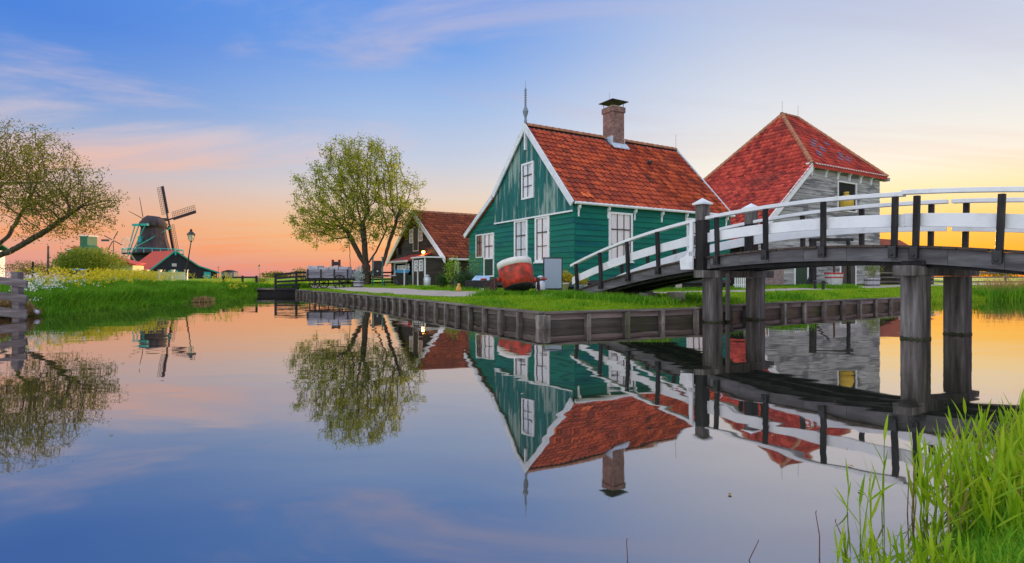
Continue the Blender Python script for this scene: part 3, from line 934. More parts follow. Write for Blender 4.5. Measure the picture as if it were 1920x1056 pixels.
def green_house():
    t = thing("green_house", "green wooden house with red pantile roof, brick chimney and white gable trim", "house", (2.66, 23.9, 0), TH)
    AY, AZ, KY, KZ, EY, EZ, RZ = 3.68, 8.25, 6.91, 5.25, 10.0, 3.5, 4.28
    LX = 9.9
    prof = [(0, .55), (0, RZ), (AY, AZ - .05), (KY, KZ - .05), (EY - .1, EZ - .05), (EY - .1, .55)]
    MB().prism([(0, y, z) for y, z in prof], (LX, 0, 0)).build("wall", "room_dark", t)
    # near-black box, the shade of the gap between the piers put into colour
    m = MB()
    m.box(.1, LX - .1, .1, EY - .2, .1, .55)
    m.build("pier_gap_dark", "room_dark", t)
    for x in (.25, 3.1, 6.0, 8.9):
        MB().box(x, x + .42, -.03, .2, .2, .82).build("pier", "stone_pale", t, bevel=.02)
    MB().box(-.05, LX + .03, -.07, 0, .74, .9).build("sill_beam", "metal_dark", t)
    MB().box(-.07, 0, 0, EY - .1, .62, .9).build("sill_beam", "metal_dark", t)
    # side wall boards and windows
    SW = [(1.81, 3.2, 1.72, 3.9), (6.7, 8.1, 1.72, 3.9)]
    zs = list(np.linspace(.9, 4.28, 15))
    lap_boards(t, -.02, LX, zs, "y", 0, "green_board", SW, lap=.034)
    for a0, a1, z0, z1 in SW:
        window(t, a0, -.02, z0, a1 - a0, z1 - z0, "y", 3, 3, frame=.11)

    def edge(z):
        r = AY if z <= RZ else None
        hi = EY - .1 if z < EZ else (KY + (KZ - z) * (EY - KY) / (KZ - EZ) if z < KZ else AY + (AZ - z) * (KY - AY) / (AZ - KZ))
        lo = 0 if z <= RZ else AY * (z - RZ) / (AZ - RZ)
        return lo, hi
    GW = [(1.8, 2.97, 1.72, 3.82), (3.62, 4.84, 1.62, 3.82), (6.91, 8.04, 1.05, 3.39), (8.14, 8.96, 2.1, 3.39)]
    zs = list(np.linspace(.9, 3.84, 13))
    lap_boards(t, 0, EY - .1, zs, "x", 0, "green_board", GW, edge=lambda z: (-.02, edge(z)[1] - .02), lap=.034)
    lap_boards(t, 6.86, EY, [3.84, 4.085, 4.33, 4.575, 4.82, 5.05], "x", 0, "green_board", [], edge=lambda z: (6.86, max(6.87, edge(z)[1] - .05)))
    window(t, -.02, GW[0][0], GW[0][2], 1.17, 2.1, "x", 2, 3, frame=.13)
    window(t, -.02, GW[1][0], GW[1][2], 1.22, 2.2, "x", 2, 3, frame=.13)
    window(t, -.02, GW[3][0], GW[3][2], .82, 1.29, "x", 2, 3, frame=.07, curtain="room_dark", sill=False)
    # glazed door with a dark lower panel
    d = window(t, -.02, GW[2][0], 2.0, 1.13, 1.39, "x", 2, 2, frame=.09, name="door", sill=False)
    MB().box(-.08, -.02, 6.91, 7.0, 1.05, 2.0).box(-.08, -.02, 7.95, 8.04, 1.05, 2.0).box(-.078, -.02, 7.0, 7.95, 1.05, 1.12).build("door_frame", "white_paint", d)
    MB().box(-.06, -.025, 7.0, 7.95, 1.12, 2.06).build("lower_panel", "door_green", d)
    MB().tube([(-.06, 7.1, 1.95), (-.12, 7.1, 1.95), (-.12, 7.2, 1.95)], .012, 6).build("handle", "metal_dark", d)
    for k_, zz in enumerate((.42, .68)):
        MB().box(-.9 + .4 * k_, -.08, 6.8, 8.15, zz - .14, zz + .12).build("step", "stone_pale", t, bevel=.02)
    # upper gable: vertical worn boards standing a little proud
    bw = .185
    y = .02
    while y < 6.86:
        y1 = min(y + bw - .006, 6.86)
        z0 = 3.86

        def top(q):
            return min(edge_top(q), 9) - .06

        def edge_top(q):
            return RZ + (AZ - RZ) * q / AY if q < AY else AZ - (AZ - KZ) * (q - AY) / (KY - AY)
        pf = .075 + random.uniform(0, .006)
        if not (y1 > 3.04 and y < 4.11):
            MB().prism([(0, y, z0), (0, y1, z0), (0, y1, top(y1)), (0, y, top(y))], (-pf, 0, 0)).build("gable_board", "green_board_worn", t)
        else:
            MB().prism([(0, y, z0), (0, y1, z0), (0, y1, 4.76), (0, y, 4.76)], (-pf, 0, 0)).build("gable_board", "green_board_worn", t)
            MB().prism([(0, y, 6.49), (0, y1, 6.49), (0, y1, top(y1)), (0, y, top(y))], (-pf, 0, 0)).build("gable_board", "green_board_worn", t)
        y += bw
    window(t, -.05, 3.04, 4.76, 1.07, 1.73, "x", 2, 3, frame=.11, sill=False)
    MB().box(-.13, -.06, 0.05, 6.8, 3.80, 3.87).build("drip_board", "white_paint", t)
    # barge boards
    def barge(pts, wd, mat="white_weathered", x0=-.22, x1=-.15, nm="barge_board"):
        (a, az), (b, bz) = pts
        dv = Vector((0, b - a, bz - az)).normalized()
        nn = Vector((0, -dv.z, dv.y))
        if nn.z > 0:
            nn = -nn
        p = [Vector((x0, a, az)), Vector((x0, b, bz)), Vector((x0, b, bz)) + nn * wd, Vector((x0, a, az)) + nn * wd]
        p[0].y, p[3].y = a, a
        p[3].z = az - wd / max(.3, abs(dv.y))
        MB().prism(p, (x1 - x0, 0, 0)).build(nm, mat, t)
    T = .14
    barge(((AY - .001, AZ + T), (-.16, RZ - .12 + T * .4)), .27)
    barge(((AY + .001, AZ + T), (KY, KZ + T)), .27)
    barge(((KY + .002, KZ + T), (EY + .25, EZ - .02)), .24)
    barge(((AY, AZ + T), (-.16, RZ - .12 + T * .4)), .22, x0=LX + .1, x1=LX + .17)
    barge(((AY, AZ + T), (KY, KZ + T)), .22, x0=LX + .1, x1=LX + .17)
    MB().box(-.2, -.09, AY - .055, AY + .055, AZ - 1.15, AZ - .2).build("king_post", "white_weathered", t)
    # finial
    fz = AZ + .1
    pr = [(.06, fz - .1), (.075, fz + .1), (.05, fz + .28), (.11, fz + .46), (.145, fz + .58), (.07, fz + .8)]
    for i in range(7):
        pr += [(.035, fz + .84 + i * .115), (.062, fz + .90 + i * .115)]
    pr += [(.03, fz + 1.7), (.012, fz + 1.72), (.008, fz + 2.05)]
    MB().lathe(pr, 8, (-.14, AY, 0)).build("finial", "slate_pot", t)
    # roof slabs
    m = MB()
    m.prism([(-.14, -.12, RZ - .16), (-.14, AY, AZ), (-.14, AY, AZ - .1), (-.14, 0, RZ - .12)], (LX + .24, 0, 0))
    m.build("roof", "metal_dark", t)
    m = MB()
    m.prism([(-.14, AY, AZ), (-.14, KY, KZ), (-.14, EY + .2, EZ - .1), (-.14, EY + .1, EZ - .22), (-.14, KY, KZ - .15), (-.14, AY, AZ - .12)], (LX + .24, 0, 0))
    m.build("roof", "tile_many", t)
    sl_ = math.hypot(AY + .16, AZ - RZ + .12)
    v = Vector((0, AY + .16, AZ - RZ + .12)) / sl_
    tile_roof(t, (-.13, -.16, RZ - .1), (1, 0, 0), v, LX + .22, sl_ - .02, .295, .335, 300, ("tile", "tile_many"), near=lambda a, b: a * .9 + b * .25,
              keep=lambda a, b: not (4.75 < a < 5.85 and b > sl_ - .62))
    v2 = Vector((0, AY - KY, AZ - KZ)).normalized()
    tile_roof(t, (-.13, KY, KZ + .02), (1, 0, 0), v2, LX + .2, math.dist((AY, AZ), (KY, KZ)), .295, .335, 0, ("tile", "tile_many"))
    v3 = Vector((0, KY - EY - .2, KZ - EZ + .1)).normalized()
    tile_roof(t, (-.13, EY + .2, EZ - .08), (1, 0, 0), v3, LX + .2, math.dist((KY, KZ), (EY, EZ)), .295, .335, 0, ("tile", "tile_many"))
    ridge_caps(t, (-.12, AY, AZ + .03), (4.75, AY, AZ + .03), .36, .13, "ridge_tile")
    ridge_caps(t, (5.8, AY, AZ + .03), (LX + .08, AY, AZ + .03), .36, .13, "ridge_tile")
    # two bright replaced tiles and a roof vent
    um = tile_mesh("tile_new", "tile_orange", (1, 0, 0), v, Vector((1, 0, 0)).cross(v), .295, .335)
    for uu in (.62, .92):
        link("roof_tile", um, t, loc=Vector((-.13 + uu, -.16, RZ - .1)) + v * .34 + Vector((1, 0, 0)).cross(v) * .02)
    nv = Vector((1, 0, 0)).cross(v)
    vp = Vector((6.55, -.16, RZ - .1)) + v * 3.75
    MB().tube([vp, vp + nv * .16, vp + nv * .2 - v * .14], [.075, .075, .09], 8).build("roof_vent", "metal_dark", t)
    # gutter and brackets
    m = MB()
    m.tube([(-.12, -.19, RZ - .12), (LX + .15, -.19, RZ - .12)], .065, 8)
    m.build("gutter", "white_paint", t)
    for x in (.12, 1.74, 3.3, 5.0, 6.62, 8.2, 9.55):
        MB().prism([(x, -.02, RZ - .2), (x, -.2, RZ - .2), (x, -.19, RZ - .32), (x, -.09, RZ - .42), (x, -.07, RZ - .68), (x, -.02, RZ - .68)], (.07, 0, 0)).build("gutter_bracket", "white_paint", t)
    # chimney
    cx, cy, h = 5.3, 3.62, .39
    ch = MB().box(cx - h, cx + h, cy - h, cy + h, 7.3, 9.62).box(cx - h - .05, cx + h + .05, cy - h - .05, cy + h + .05, 9.623, 9.9).build("chimney", "brick_chimney", t)
    MB().box(cx - h + .02, cx + h - .02, cy - h + .02, cy + h - .02, 9.903, 9.95).build("mortar_cap", "stone_pale", ch)
    m = MB()
    for sx in (-1, 1):
        for sy in (-1, 1):
            m.tube([(cx + sx * .36, cy + sy * .36, 9.9), (cx + sx * .36, cy + sy * .36, 10.22)], .018, 5)
    m.tube([(cx, cy, 9.9), (cx, cy, 10.3)], .02, 5)
    m.tube([(cx - .2, cy + .1, 10.2), (cx - .2, cy + .1, 10.72)], .008, 4)
    m.build("cowl_legs", "metal_dark", ch)
    q = .56
    MB().add([(cx - q, cy - q, 10.2), (cx + q, cy - q, 10.2), (cx + q, cy + q, 10.2), (cx - q, cy + q, 10.2), (cx, cy, 10.42),
              (cx - q, cy - q, 10.175), (cx + q, cy - q, 10.175), (cx + q, cy + q, 10.175), (cx - q, cy + q, 10.175)],
             [(0, 1, 4), (1, 2, 4), (2, 3, 4), (3, 0, 4), (5, 8, 7, 6), (0, 5, 6, 1), (1, 6, 7, 2), (2, 7, 8, 3), (3, 8, 5, 0)]).build("cowl", "tar_paint", ch)
    zf = RZ - .1 + (cy - h + .16) / v.y * v.z
    fl = MB()
    fl.prism([(cx - h - .14, cy - h - .02, zf + .14), (cx - h - .14, cy - h - .26, zf - .12), (cx - h - .14, cy - h - .26, zf - .06), (cx - h - .14, cy - h - .02, zf + .2)], (2 * h + .28, 0, 0))
    fl.box(cx - h - .03, cx - h - .004, cy - h - .03, cy + h * .5, zf + .1, zf + .55)
    fl.box(cx + h + .004, cx + h + .03, cy - h - .03, cy + h * .5, zf + .1, zf + .4)
    fl.build("flashing", "lead", ch)
    MB().tube([(10.0, AY, AZ), (10.0, AY, AZ + .9)], .01, 4).build("lightning_rod", "metal_dark", t)
    return t


green_house()


# ------------------------------------------------------------------ grey barn with the pyramid roof
def grey_barn():
    t = thing("grey_barn", "weathered grey plank barn with steep red pyramid roof behind the bridge", "barn", (20.94, 40.0, 0), TH)
    EZ, W, D = 9.0, 9.65, 8.9
    LXX, LZ = -7.2, 3.1
    A1, A2, AZ = (3.76, 4.45), (5.9, 4.45), 14.2
    body = [(0, 0), (W, 0), (W, D), (0, D)]
    MB().box(0, W, 0.02, D, .2, EZ - .1).build("wall", "room_dark", t)
    MB().prism([(0, .03, .2), (0, .03, EZ - .15), (LXX + .1, .03, LZ - .1), (LXX + .1, .03, .2)], (0, D - .06, 0)).build("outshot_wall", "room_dark", t)

    def edge(z):
        if z <= LZ:
            return (LXX + .15, W)
        return (LXX + .15 + (z - LZ) * (0 - LXX - .15) / (EZ - LZ), W)
    holes = [(3.72, 6.14, 6.05, 8.13), (-1.7, -.12, .2, 2.55), (4.04, 6.02, .5, 2.55), (-7, -2.85, .2, 1.76)]
    lap_boards(t, LXX, W, list(np.linspace(.55, EZ - .02, 26)), "y", 0, "grey_board_x", holes, edge=edge, lap=.04)
    MB().box(LXX + .1, -2.85, -.03, .02, .2, 1.75).build("brick_plinth", "brick_wall", t)
    MB().box(-.1, W + .03, -.05, .02, .15, .54).build("base_board", "black_board", t)
    # loft opening
    fr = MB().box(3.62, 3.74, -.1, 0, 5.95, 8.2).box(6.1, 6.22, -.1, 0, 5.95, 8.2).box(3.74, 6.1, -.096, 0, 8.1, 8.2).box(3.74, 6.1, -.096, 0, 5.95, 6.05).build("loft_frame", "white_paint", t)
    MB().box(3.74, 6.1, -.012, .018, 6.05, 8.1).build("loft_dark_panel", "room_dark", fr)  # flat panel coloured near-black in place of the unlit loft inside
    # doors
    for x0, x1, z1, mt, nm in ((-1.6, -.22, 2.6, "door_green", "green_door"), (4.06, 6.0, 2.5, "door_brown", "plank_door")):
        d = MB().box(x0, x1, -.06, 0, .35, z1).build("door", mt, t)
        n = int((x1 - x0) / .2)
        for i in range(n):
            a = x0 + (x1 - x0) * i / n
            MB().box(a + .006, a + (x1 - x0) / n - .006, -.075 - random.uniform(0, .006), -.06, .37, z1 - .02).build("plank", mt, d)
        MB().box(x0 - .13, x0 - .005, -.1, 0, .35, z1 + .1).box(x1 + .005, x1 + .13, -.1, 0, .35, z1 + .1).box(x0, x1, -.097, 0, z1 + .002, z1 + .1).build("door_frame", "white_paint", d)
    window(t, -5.6, -.035, 1.8, 1.0, 1.1, "y", 2, 2, frame=.1)
    # eave board and brackets
    MB().box(-.25, W + .35, -.42, .02, EZ - .02, EZ + .1).build("eave_board", "white_paint", t)
    MB().box(W + .06, W + .95, -.35, .1, EZ - .28, EZ - .03).build("beam_end", "grey_board_x", t)
    for x in (.2, 1.95, 3.5, 5.05, 6.6, 8.1):
        MB().prism([(x, -.05, EZ - .06), (x, -.4, EZ - .06), (x, -.36, EZ - .2), (x, -.2, EZ - .32), (x, -.13, EZ - .75), (x, -.05, EZ - .75)], (.16, 0, 0)).build("eave_bracket", "white_weathered", t)
    # roof faces
    e = .42
    F0, F1, B0, B1 = Vector((-.2, -e, EZ - .05)), Vector((W + .35, -e, EZ - .05)), Vector((-.2, D + e, EZ - .05)), Vector((W + .35, D + e, EZ - .05))
    P1, P2 = Vector((*A1, AZ)), Vector((*A2, AZ))
    L0, L1 = Vector((LXX - .15, -e + .1, LZ - .15)), Vector((LXX - .15, D + e, LZ - .15))
    m = MB()
    m.add([F0, F1, B1, B0, P1, P2, L0, L1, F0 - Vector((0, 0, .2)), F1 - Vector((0, 0, .2))], [(0, 1, 5, 4), (1, 2, 5), (2, 3, 4, 5), (3, 0, 4), (0, 3, 7, 6), (8, 9, 1, 0)])
    m.build("roof", "tile_barn", t)

    def face(a, b, c, d_=None, w=.34, l=.42):
        """tiles on the face with eave a->b, top c(,d)"""
        a, b, c = Vector(a), Vector(b), Vector(c)
        u = (b - a).normalized()
        n = u.cross(c - a).normalized()
        if n.z < 0:
            n = -n
        v = n.cross(u)
        if v.z < 0:
            v = -v
        pts = [a, b] + ([Vector(d_)] if d_ is not None else []) + [c]
        uv = [((p - a).dot(u), (p - a).dot(v)) for p in pts]
        u0 = min(p[0] for p in uv)
        W_ = max(p[0] for p in uv) - u0
        H_ = max(p[1] for p in uv)
        poly = uv

        def kp(x, y):
            return bool(inside(np.array([[x + u0, y]]), poly)[0])
        tile_roof(t, a + u * u0 + n * .01, u, v, W_ + .3, H_ + .2, w, l, 0, ("tile", "tile_barn"), keep=kp)
        return a, u, v, n
    a, u, v, n = face(F0, F1, P1, P2)
    face(B0, F0, P1)
    face(L1, L0, F0, None)
    face(L1, F0, B0, None)
    # translucent glass tiles set among the red ones
    gme_ = tile_mesh("glass_tile", "tile_glass", u, v, n, .34, .42)
    rs = random.Random(3)
    for r in range(3, 9):
        for c in range(3 + (r % 2), 22):
            uc = c * .34
            lim = (uc > 1.2 + r * .3) and (uc < 9.4 - r * .42)
            if lim and rs.random() < .55 and (c // 2 + r) % 2 == 0:
                link("glass_tile", gme_, t, loc=a + u * uc + v * (r * .42) + n * .025)
    ridge_caps(t, P1 + Vector((-.1, 0, .02)), P2 + Vector((.1, 0, .02)), .4, .17, "ridge_tile")
    ridge_caps(t, F0 + n * .03, P1, .42, .17, "ridge_tile", "hip_tile")
    ridge_caps(t, F1 + n * .03, P2, .42, .17, "ridge_tile", "hip_tile")
    ridge_caps(t, B0 + Vector((0, 0, .03)), P1, .42, .17, "ridge_tile", "hip_tile")
    ridge_caps(t, L1 + Vector((0, 0, .03)), B0, .42, .17, "ridge_tile", "hip_tile")
    # white verge board down the low side
    MB().prism([F0 + Vector((.05, -.06, .1)), F0 + Vector((.05, -.06, -.42)), L0 + Vector((0, -.16, -.5)), L0 + Vector((0, -.16, .08))], (0, .07, 0)).build("verge_board", "white_paint", t)
    for q in (P1, P2):
        MB().tube([q, q + Vector((0, 0, 1.1))], .012, 4).build("lightning_rod", "metal_dark", t)
    return t


grey_barn()
sk = thing("grain_sack", "yellow sack leaning in the loft opening of the grey barn", "sack", (20.94 + 4.3 * math.cos(TH), 40 + 4.3 * math.sin(TH), 6.06), TH)
MB().lathe([(.3, 0), (.5, .15), (.5, .6), (.38, .9), (.16, 1.15), (.2, 1.3)], 12, (0, -.32, 0)).build("bag", "sack", sk, True)
MB().lathe([(.18, 1.12), (.18, 1.17)], 10, (0, -.32, 0)).build("tie", "twig", sk)


# ------------------------------------------------------------------ black barn with the brown tiled roof
def black_barn():
    t = thing("black_barn", "black boarded barn with brown tiled roof and white barge boards beside the tree", "barn", (-4.45, 39.0, 0), TH)
    GYW, AY, AZ, EZ, LX = 11.6, 5.75, 6.1, 2.5, 12.0
    MB().prism([(0, 0, .2), (0, 0, EZ), (0, AY, AZ - .08), (0, GYW, EZ), (0, GYW, .2)], (LX, 0, 0)).build("wall", "room_dark", t)

    def edge(z):
        if z <= EZ:
            return (0, GYW)
        f_ = (z - EZ) / (AZ - EZ)
        return (AY * f_, GYW - (GYW - AY) * f_)
    holes = [(9.72, 10.58, 1.5, 2.3), (7.48, 8.3, 1.5, 2.3), (6.36, 7.12, 3.74, 4.85), (4.42, 5.2, 3.78, 4.95), (5.2, 6.36, 3.05, 4.9), (3.0, 6.6, .3, 2.4)]
    lap_boards(t, 0, GYW, list(np.linspace(.35, AZ - .1, 21)), "x", 0, "black_board", holes, edge=edge, lap=.03)
    lap_boards(t, 0, LX, list(np.linspace(.35, EZ, 8)), "y", 0, "black_board", [], lap=.03)
    for (y0, y1, z0, z1) in holes[:4]:
        window(t, -.02, y0, z0, y1 - y0, z1 - z0, "x", 2, 3, frame=.1, bar=.05, curtain="room_dark", mats=("white_paint", "white_paint"), sill=False)
    d = MB().box(-.06, 0, 5.2, 6.36, 3.05, 4.9).build("hatch", "door_brown", t)
    MB().box(-.08, -.06, 5.2, 5.27, 3.05, 4.9).box(-.08, -.06, 6.29, 6.36, 3.05, 4.9).box(-.078, -.06, 5.27, 6.29, 3.05, 3.12).build("hatch_frame", "cream_white", d)
    MB().box(-.3, -.02, 9.1, 9.6, 2.95, 3.5).build("vent_box", "fence_black", t)
    # roof
    s_ = (AZ - EZ) / AY
    m = MB()
    m.prism([(-.3, -.25, EZ - .25 * s_), (-.3, AY, AZ), (-.3, GYW + .25, EZ - .25 * s_), (-.3, GYW + .25, EZ - .25 * s_ - .12), (-.3, AY, AZ - .14), (-.3, -.25, EZ - .25 * s_ - .12)], (LX + .3, 0, 0))
    m.build("roof", "tile_brown", t)
    v = Vector((0, AY + .25, AZ - EZ + .25 * s_))
    tile_roof(t, (-.28, -.27, EZ - .25 * s_ + .02), (1, 0, 0), v, LX + .2, v.length, .32, .38, 0, ("tile", "tile_brown"))
    v2 = Vector((0, -(GYW - AY) - .25, AZ - EZ + .25 * s_))
    tile_roof(t, (-.28, GYW + .27, EZ - .25 * s_ + .02), (1, 0, 0), v2, LX + .2, v2.length, .32, .38, 0, ("tile", "tile_brown"))
    ridge_caps(t, (-.28, AY, AZ + .02), (LX, AY, AZ + .02), .4, .15, "ridge_tile")
    for a, b in (((AY, AZ + .12), (-.35, EZ - .22)), ((AY, AZ + .12), (GYW + .35, EZ - .22))):
        p = [(-.38, a[0], a[1]), (-.38, b[0], b[1] + .1), (-.38, b[0], b[1] - .28), (-.38, a[0], a[1] - .42)]
        MB().prism(p, (.07, 0, 0)).build("barge_board", "white_paint" if b[0] < 0 else "cream_white", t)
    MB().box(0, LX, -.33, -.2, EZ - .28, EZ - .14).build("gutter", "white_paint", t)
    # low wing in front of the gable
    wg = MB().box(-1.6, 0, 0.1, 2.3, .2, 2.35).build("wing", "black_board", t)
    MB().box(-1.75, .1, -.05, 2.45, 2.36, 2.46).build("wing_roof", "white_paint", wg)
    MB().box(-1.66, -1.58, 2.26, 2.36, .2, 2.35).box(-1.66, -1.58, .05, .15, .2, 2.35).build("corner_trim", "white_paint", wg)
    for y0 in (1.35, .45):
        window(wg, -1.6, y0, 1.45, .62, .78, "x", 2, 3, frame=.09, bar=.05, curtain="room_dark", mats=("white_paint", "white_paint"), sill=False)
    MB().box(.5, .8, -.12, -.04, .2, 2.3).build("white_post", "white_paint", t)
    # sales porch
    p = MB().box(-1.5, -1.42, 2.95, 6.6, .3, 1.2).box(-1.5, 0, 2.88, 2.95, .3, 2.35).box(-1.5, 0, 6.6, 6.67, .3, 2.3).build("porch", "door_green", t)
    MB().prism([(-1.85, 2.75, 2.2), (-1.85, 6.85, 2.2), (0, 6.85, 2.75), (0, 2.75, 2.75)], (0, 0, .09)).build("porch_roof", "red_roof", p)
    MB().box(-1.9, -1.83, 2.75, 6.85, 2.14, 2.27).build("fascia", "white_paint", p)
    m = MB()
    m.box(-1.56, -1.48, 3.85, 6.5, 2.08, 2.15).box(-1.56, -1.48, 3.85, 3.93, 1.2, 2.08).box(-1.56, -1.48, 6.42, 6.5, 1.2, 2.08).box(-1.9, -1.3, 3.8, 6.7, 1.14, 1.2)
    m.build("counter_frame", "white_paint", p)
    for i in range(4):
        y0 = 4.05 + i * .58
        n = 10
        vs_ = []
        for j in range(n + 1):
            yy, xx = y0 + .48 * j / n, -1.4 + .03 * math.sin(j * 1.7 + i)
            vs_ += [(xx, yy, 1.3 + .05 * (i % 2)), (xx, yy, 1.95)]
        MB().add(vs_, [(2 * j, 2 * j + 2, 2 * j + 3, 2 * j + 1) for j in range(n)]).build("cloth", "curtain", p, True)
    # white painted flower on the porch side
    m = MB()
    for k_ in range(6):
        an = k_ * math.pi / 3
        m.bar((-1.57, 3.35, 1.78), (-1.57, 3.35 + .26 * math.cos(an), 1.78 + .26 * math.sin(an)), .09, .02, up=(1, 0, 0))
    m.build("painted_flower", "white_paint", p)
    return t


black_barn()
# lit wall lamp on the black barn
wl = thing("wall_lamp", "lit orange wall lamp above the porch of the black barn", "lamp", (-4.45 - math.sin(TH) * 3.15 - .5 * math.cos(TH), 39 + math.cos(TH) * 3.15 - .5 * math.sin(TH), 2.9), TH)
MB().tube([(.5, 0, .1), (.15, 0, .16), (0, 0, .12)], .02, 6).build("bracket", "iron_black", wl)
MB().lathe([(.02, .16), (.16, .1), (.17, .06)], 12).build("shade", "iron_black", wl)
MB().lathe([(.03, -.12), (.1, -.08), (.115, 0), (.08, .07), (.03, .09)], 12).build("bulb", "lamp_glow", wl, True)
pl_ = bpy.data.lights.new("lamp_light", "POINT")
pl_.energy = 28
pl_.color = (1, .48, .14)
pl_.shadow_soft_size = .1
plo = bpy.data.objects.new("lamp_light", pl_)
COL.objects.link(plo)
plo.parent = wl
plo.location = (-.05, 0, -.22)


# ------------------------------------------------------------------ white arched footbridge
def arch(ys, zs):
    return lambda y: float(np.interp(-y, [-a for a in ys], zs))


def smooth_arch(ys, zs, deg=4):
    c = np.polyfit(ys, zs, deg)
    return lambda y: float(np.polyval(c, y))


YS = [4.95, 3.43, 2.36, .46, -.49, -2.84, -4.38, -5.49, -7.0, -8.5, -9.9]
deck_z = smooth_arch(YS, [.58, .91, 1.15, 1.43, 1.50, 1.59, 1.53, 1.40, 1.17, .84, .45])
rail_z = smooth_arch([4.95, 3.6, 2.48, 1.41, .29, -1.2, -2.78, -4.13, -5.43, -7.0, -8.5, -9.9], [1.41, 1.75, 2.02, 2.22, 2.37, 2.44, 2.47, 2.42, 2.30, 2.06, 1.72, 1.33])
mid_z = smooth_arch([4.95, 4.56, 2.36, .34, -1.68, -2.88, -4.38, -5.51, -7.0, -8.5, -9.9], [1.02, 1.11, 1.66, 1.98, 2.11, 2.10, 2.04, 1.92, 1.68, 1.34, .95])


def strip(x0, x1, y0, y1, ftop, hgt, n=14, off=0.0):
    """board bent along the arch between y0 > y1"""
    m = MB()
    vs_, fs = [], []
    for i in range(n + 1):
        y = y0 + (y1 - y0) * i / n
        zt = ftop(y) + off
        vs_ += [(x0, y, zt - hgt), (x1, y, zt - hgt), (x1, y, zt), (x0, y, zt)]
    for i in range(n):
        a = i * 4
        fs += [(a + k, a + (k + 1) % 4, a + 4 + (k + 1) % 4, a + 4 + k) for k in range(4)]
    fs += [(3, 2, 1, 0), (n * 4, n * 4 + 1, n * 4 + 2, n * 4 + 3)]
    return m.add(vs_, fs)


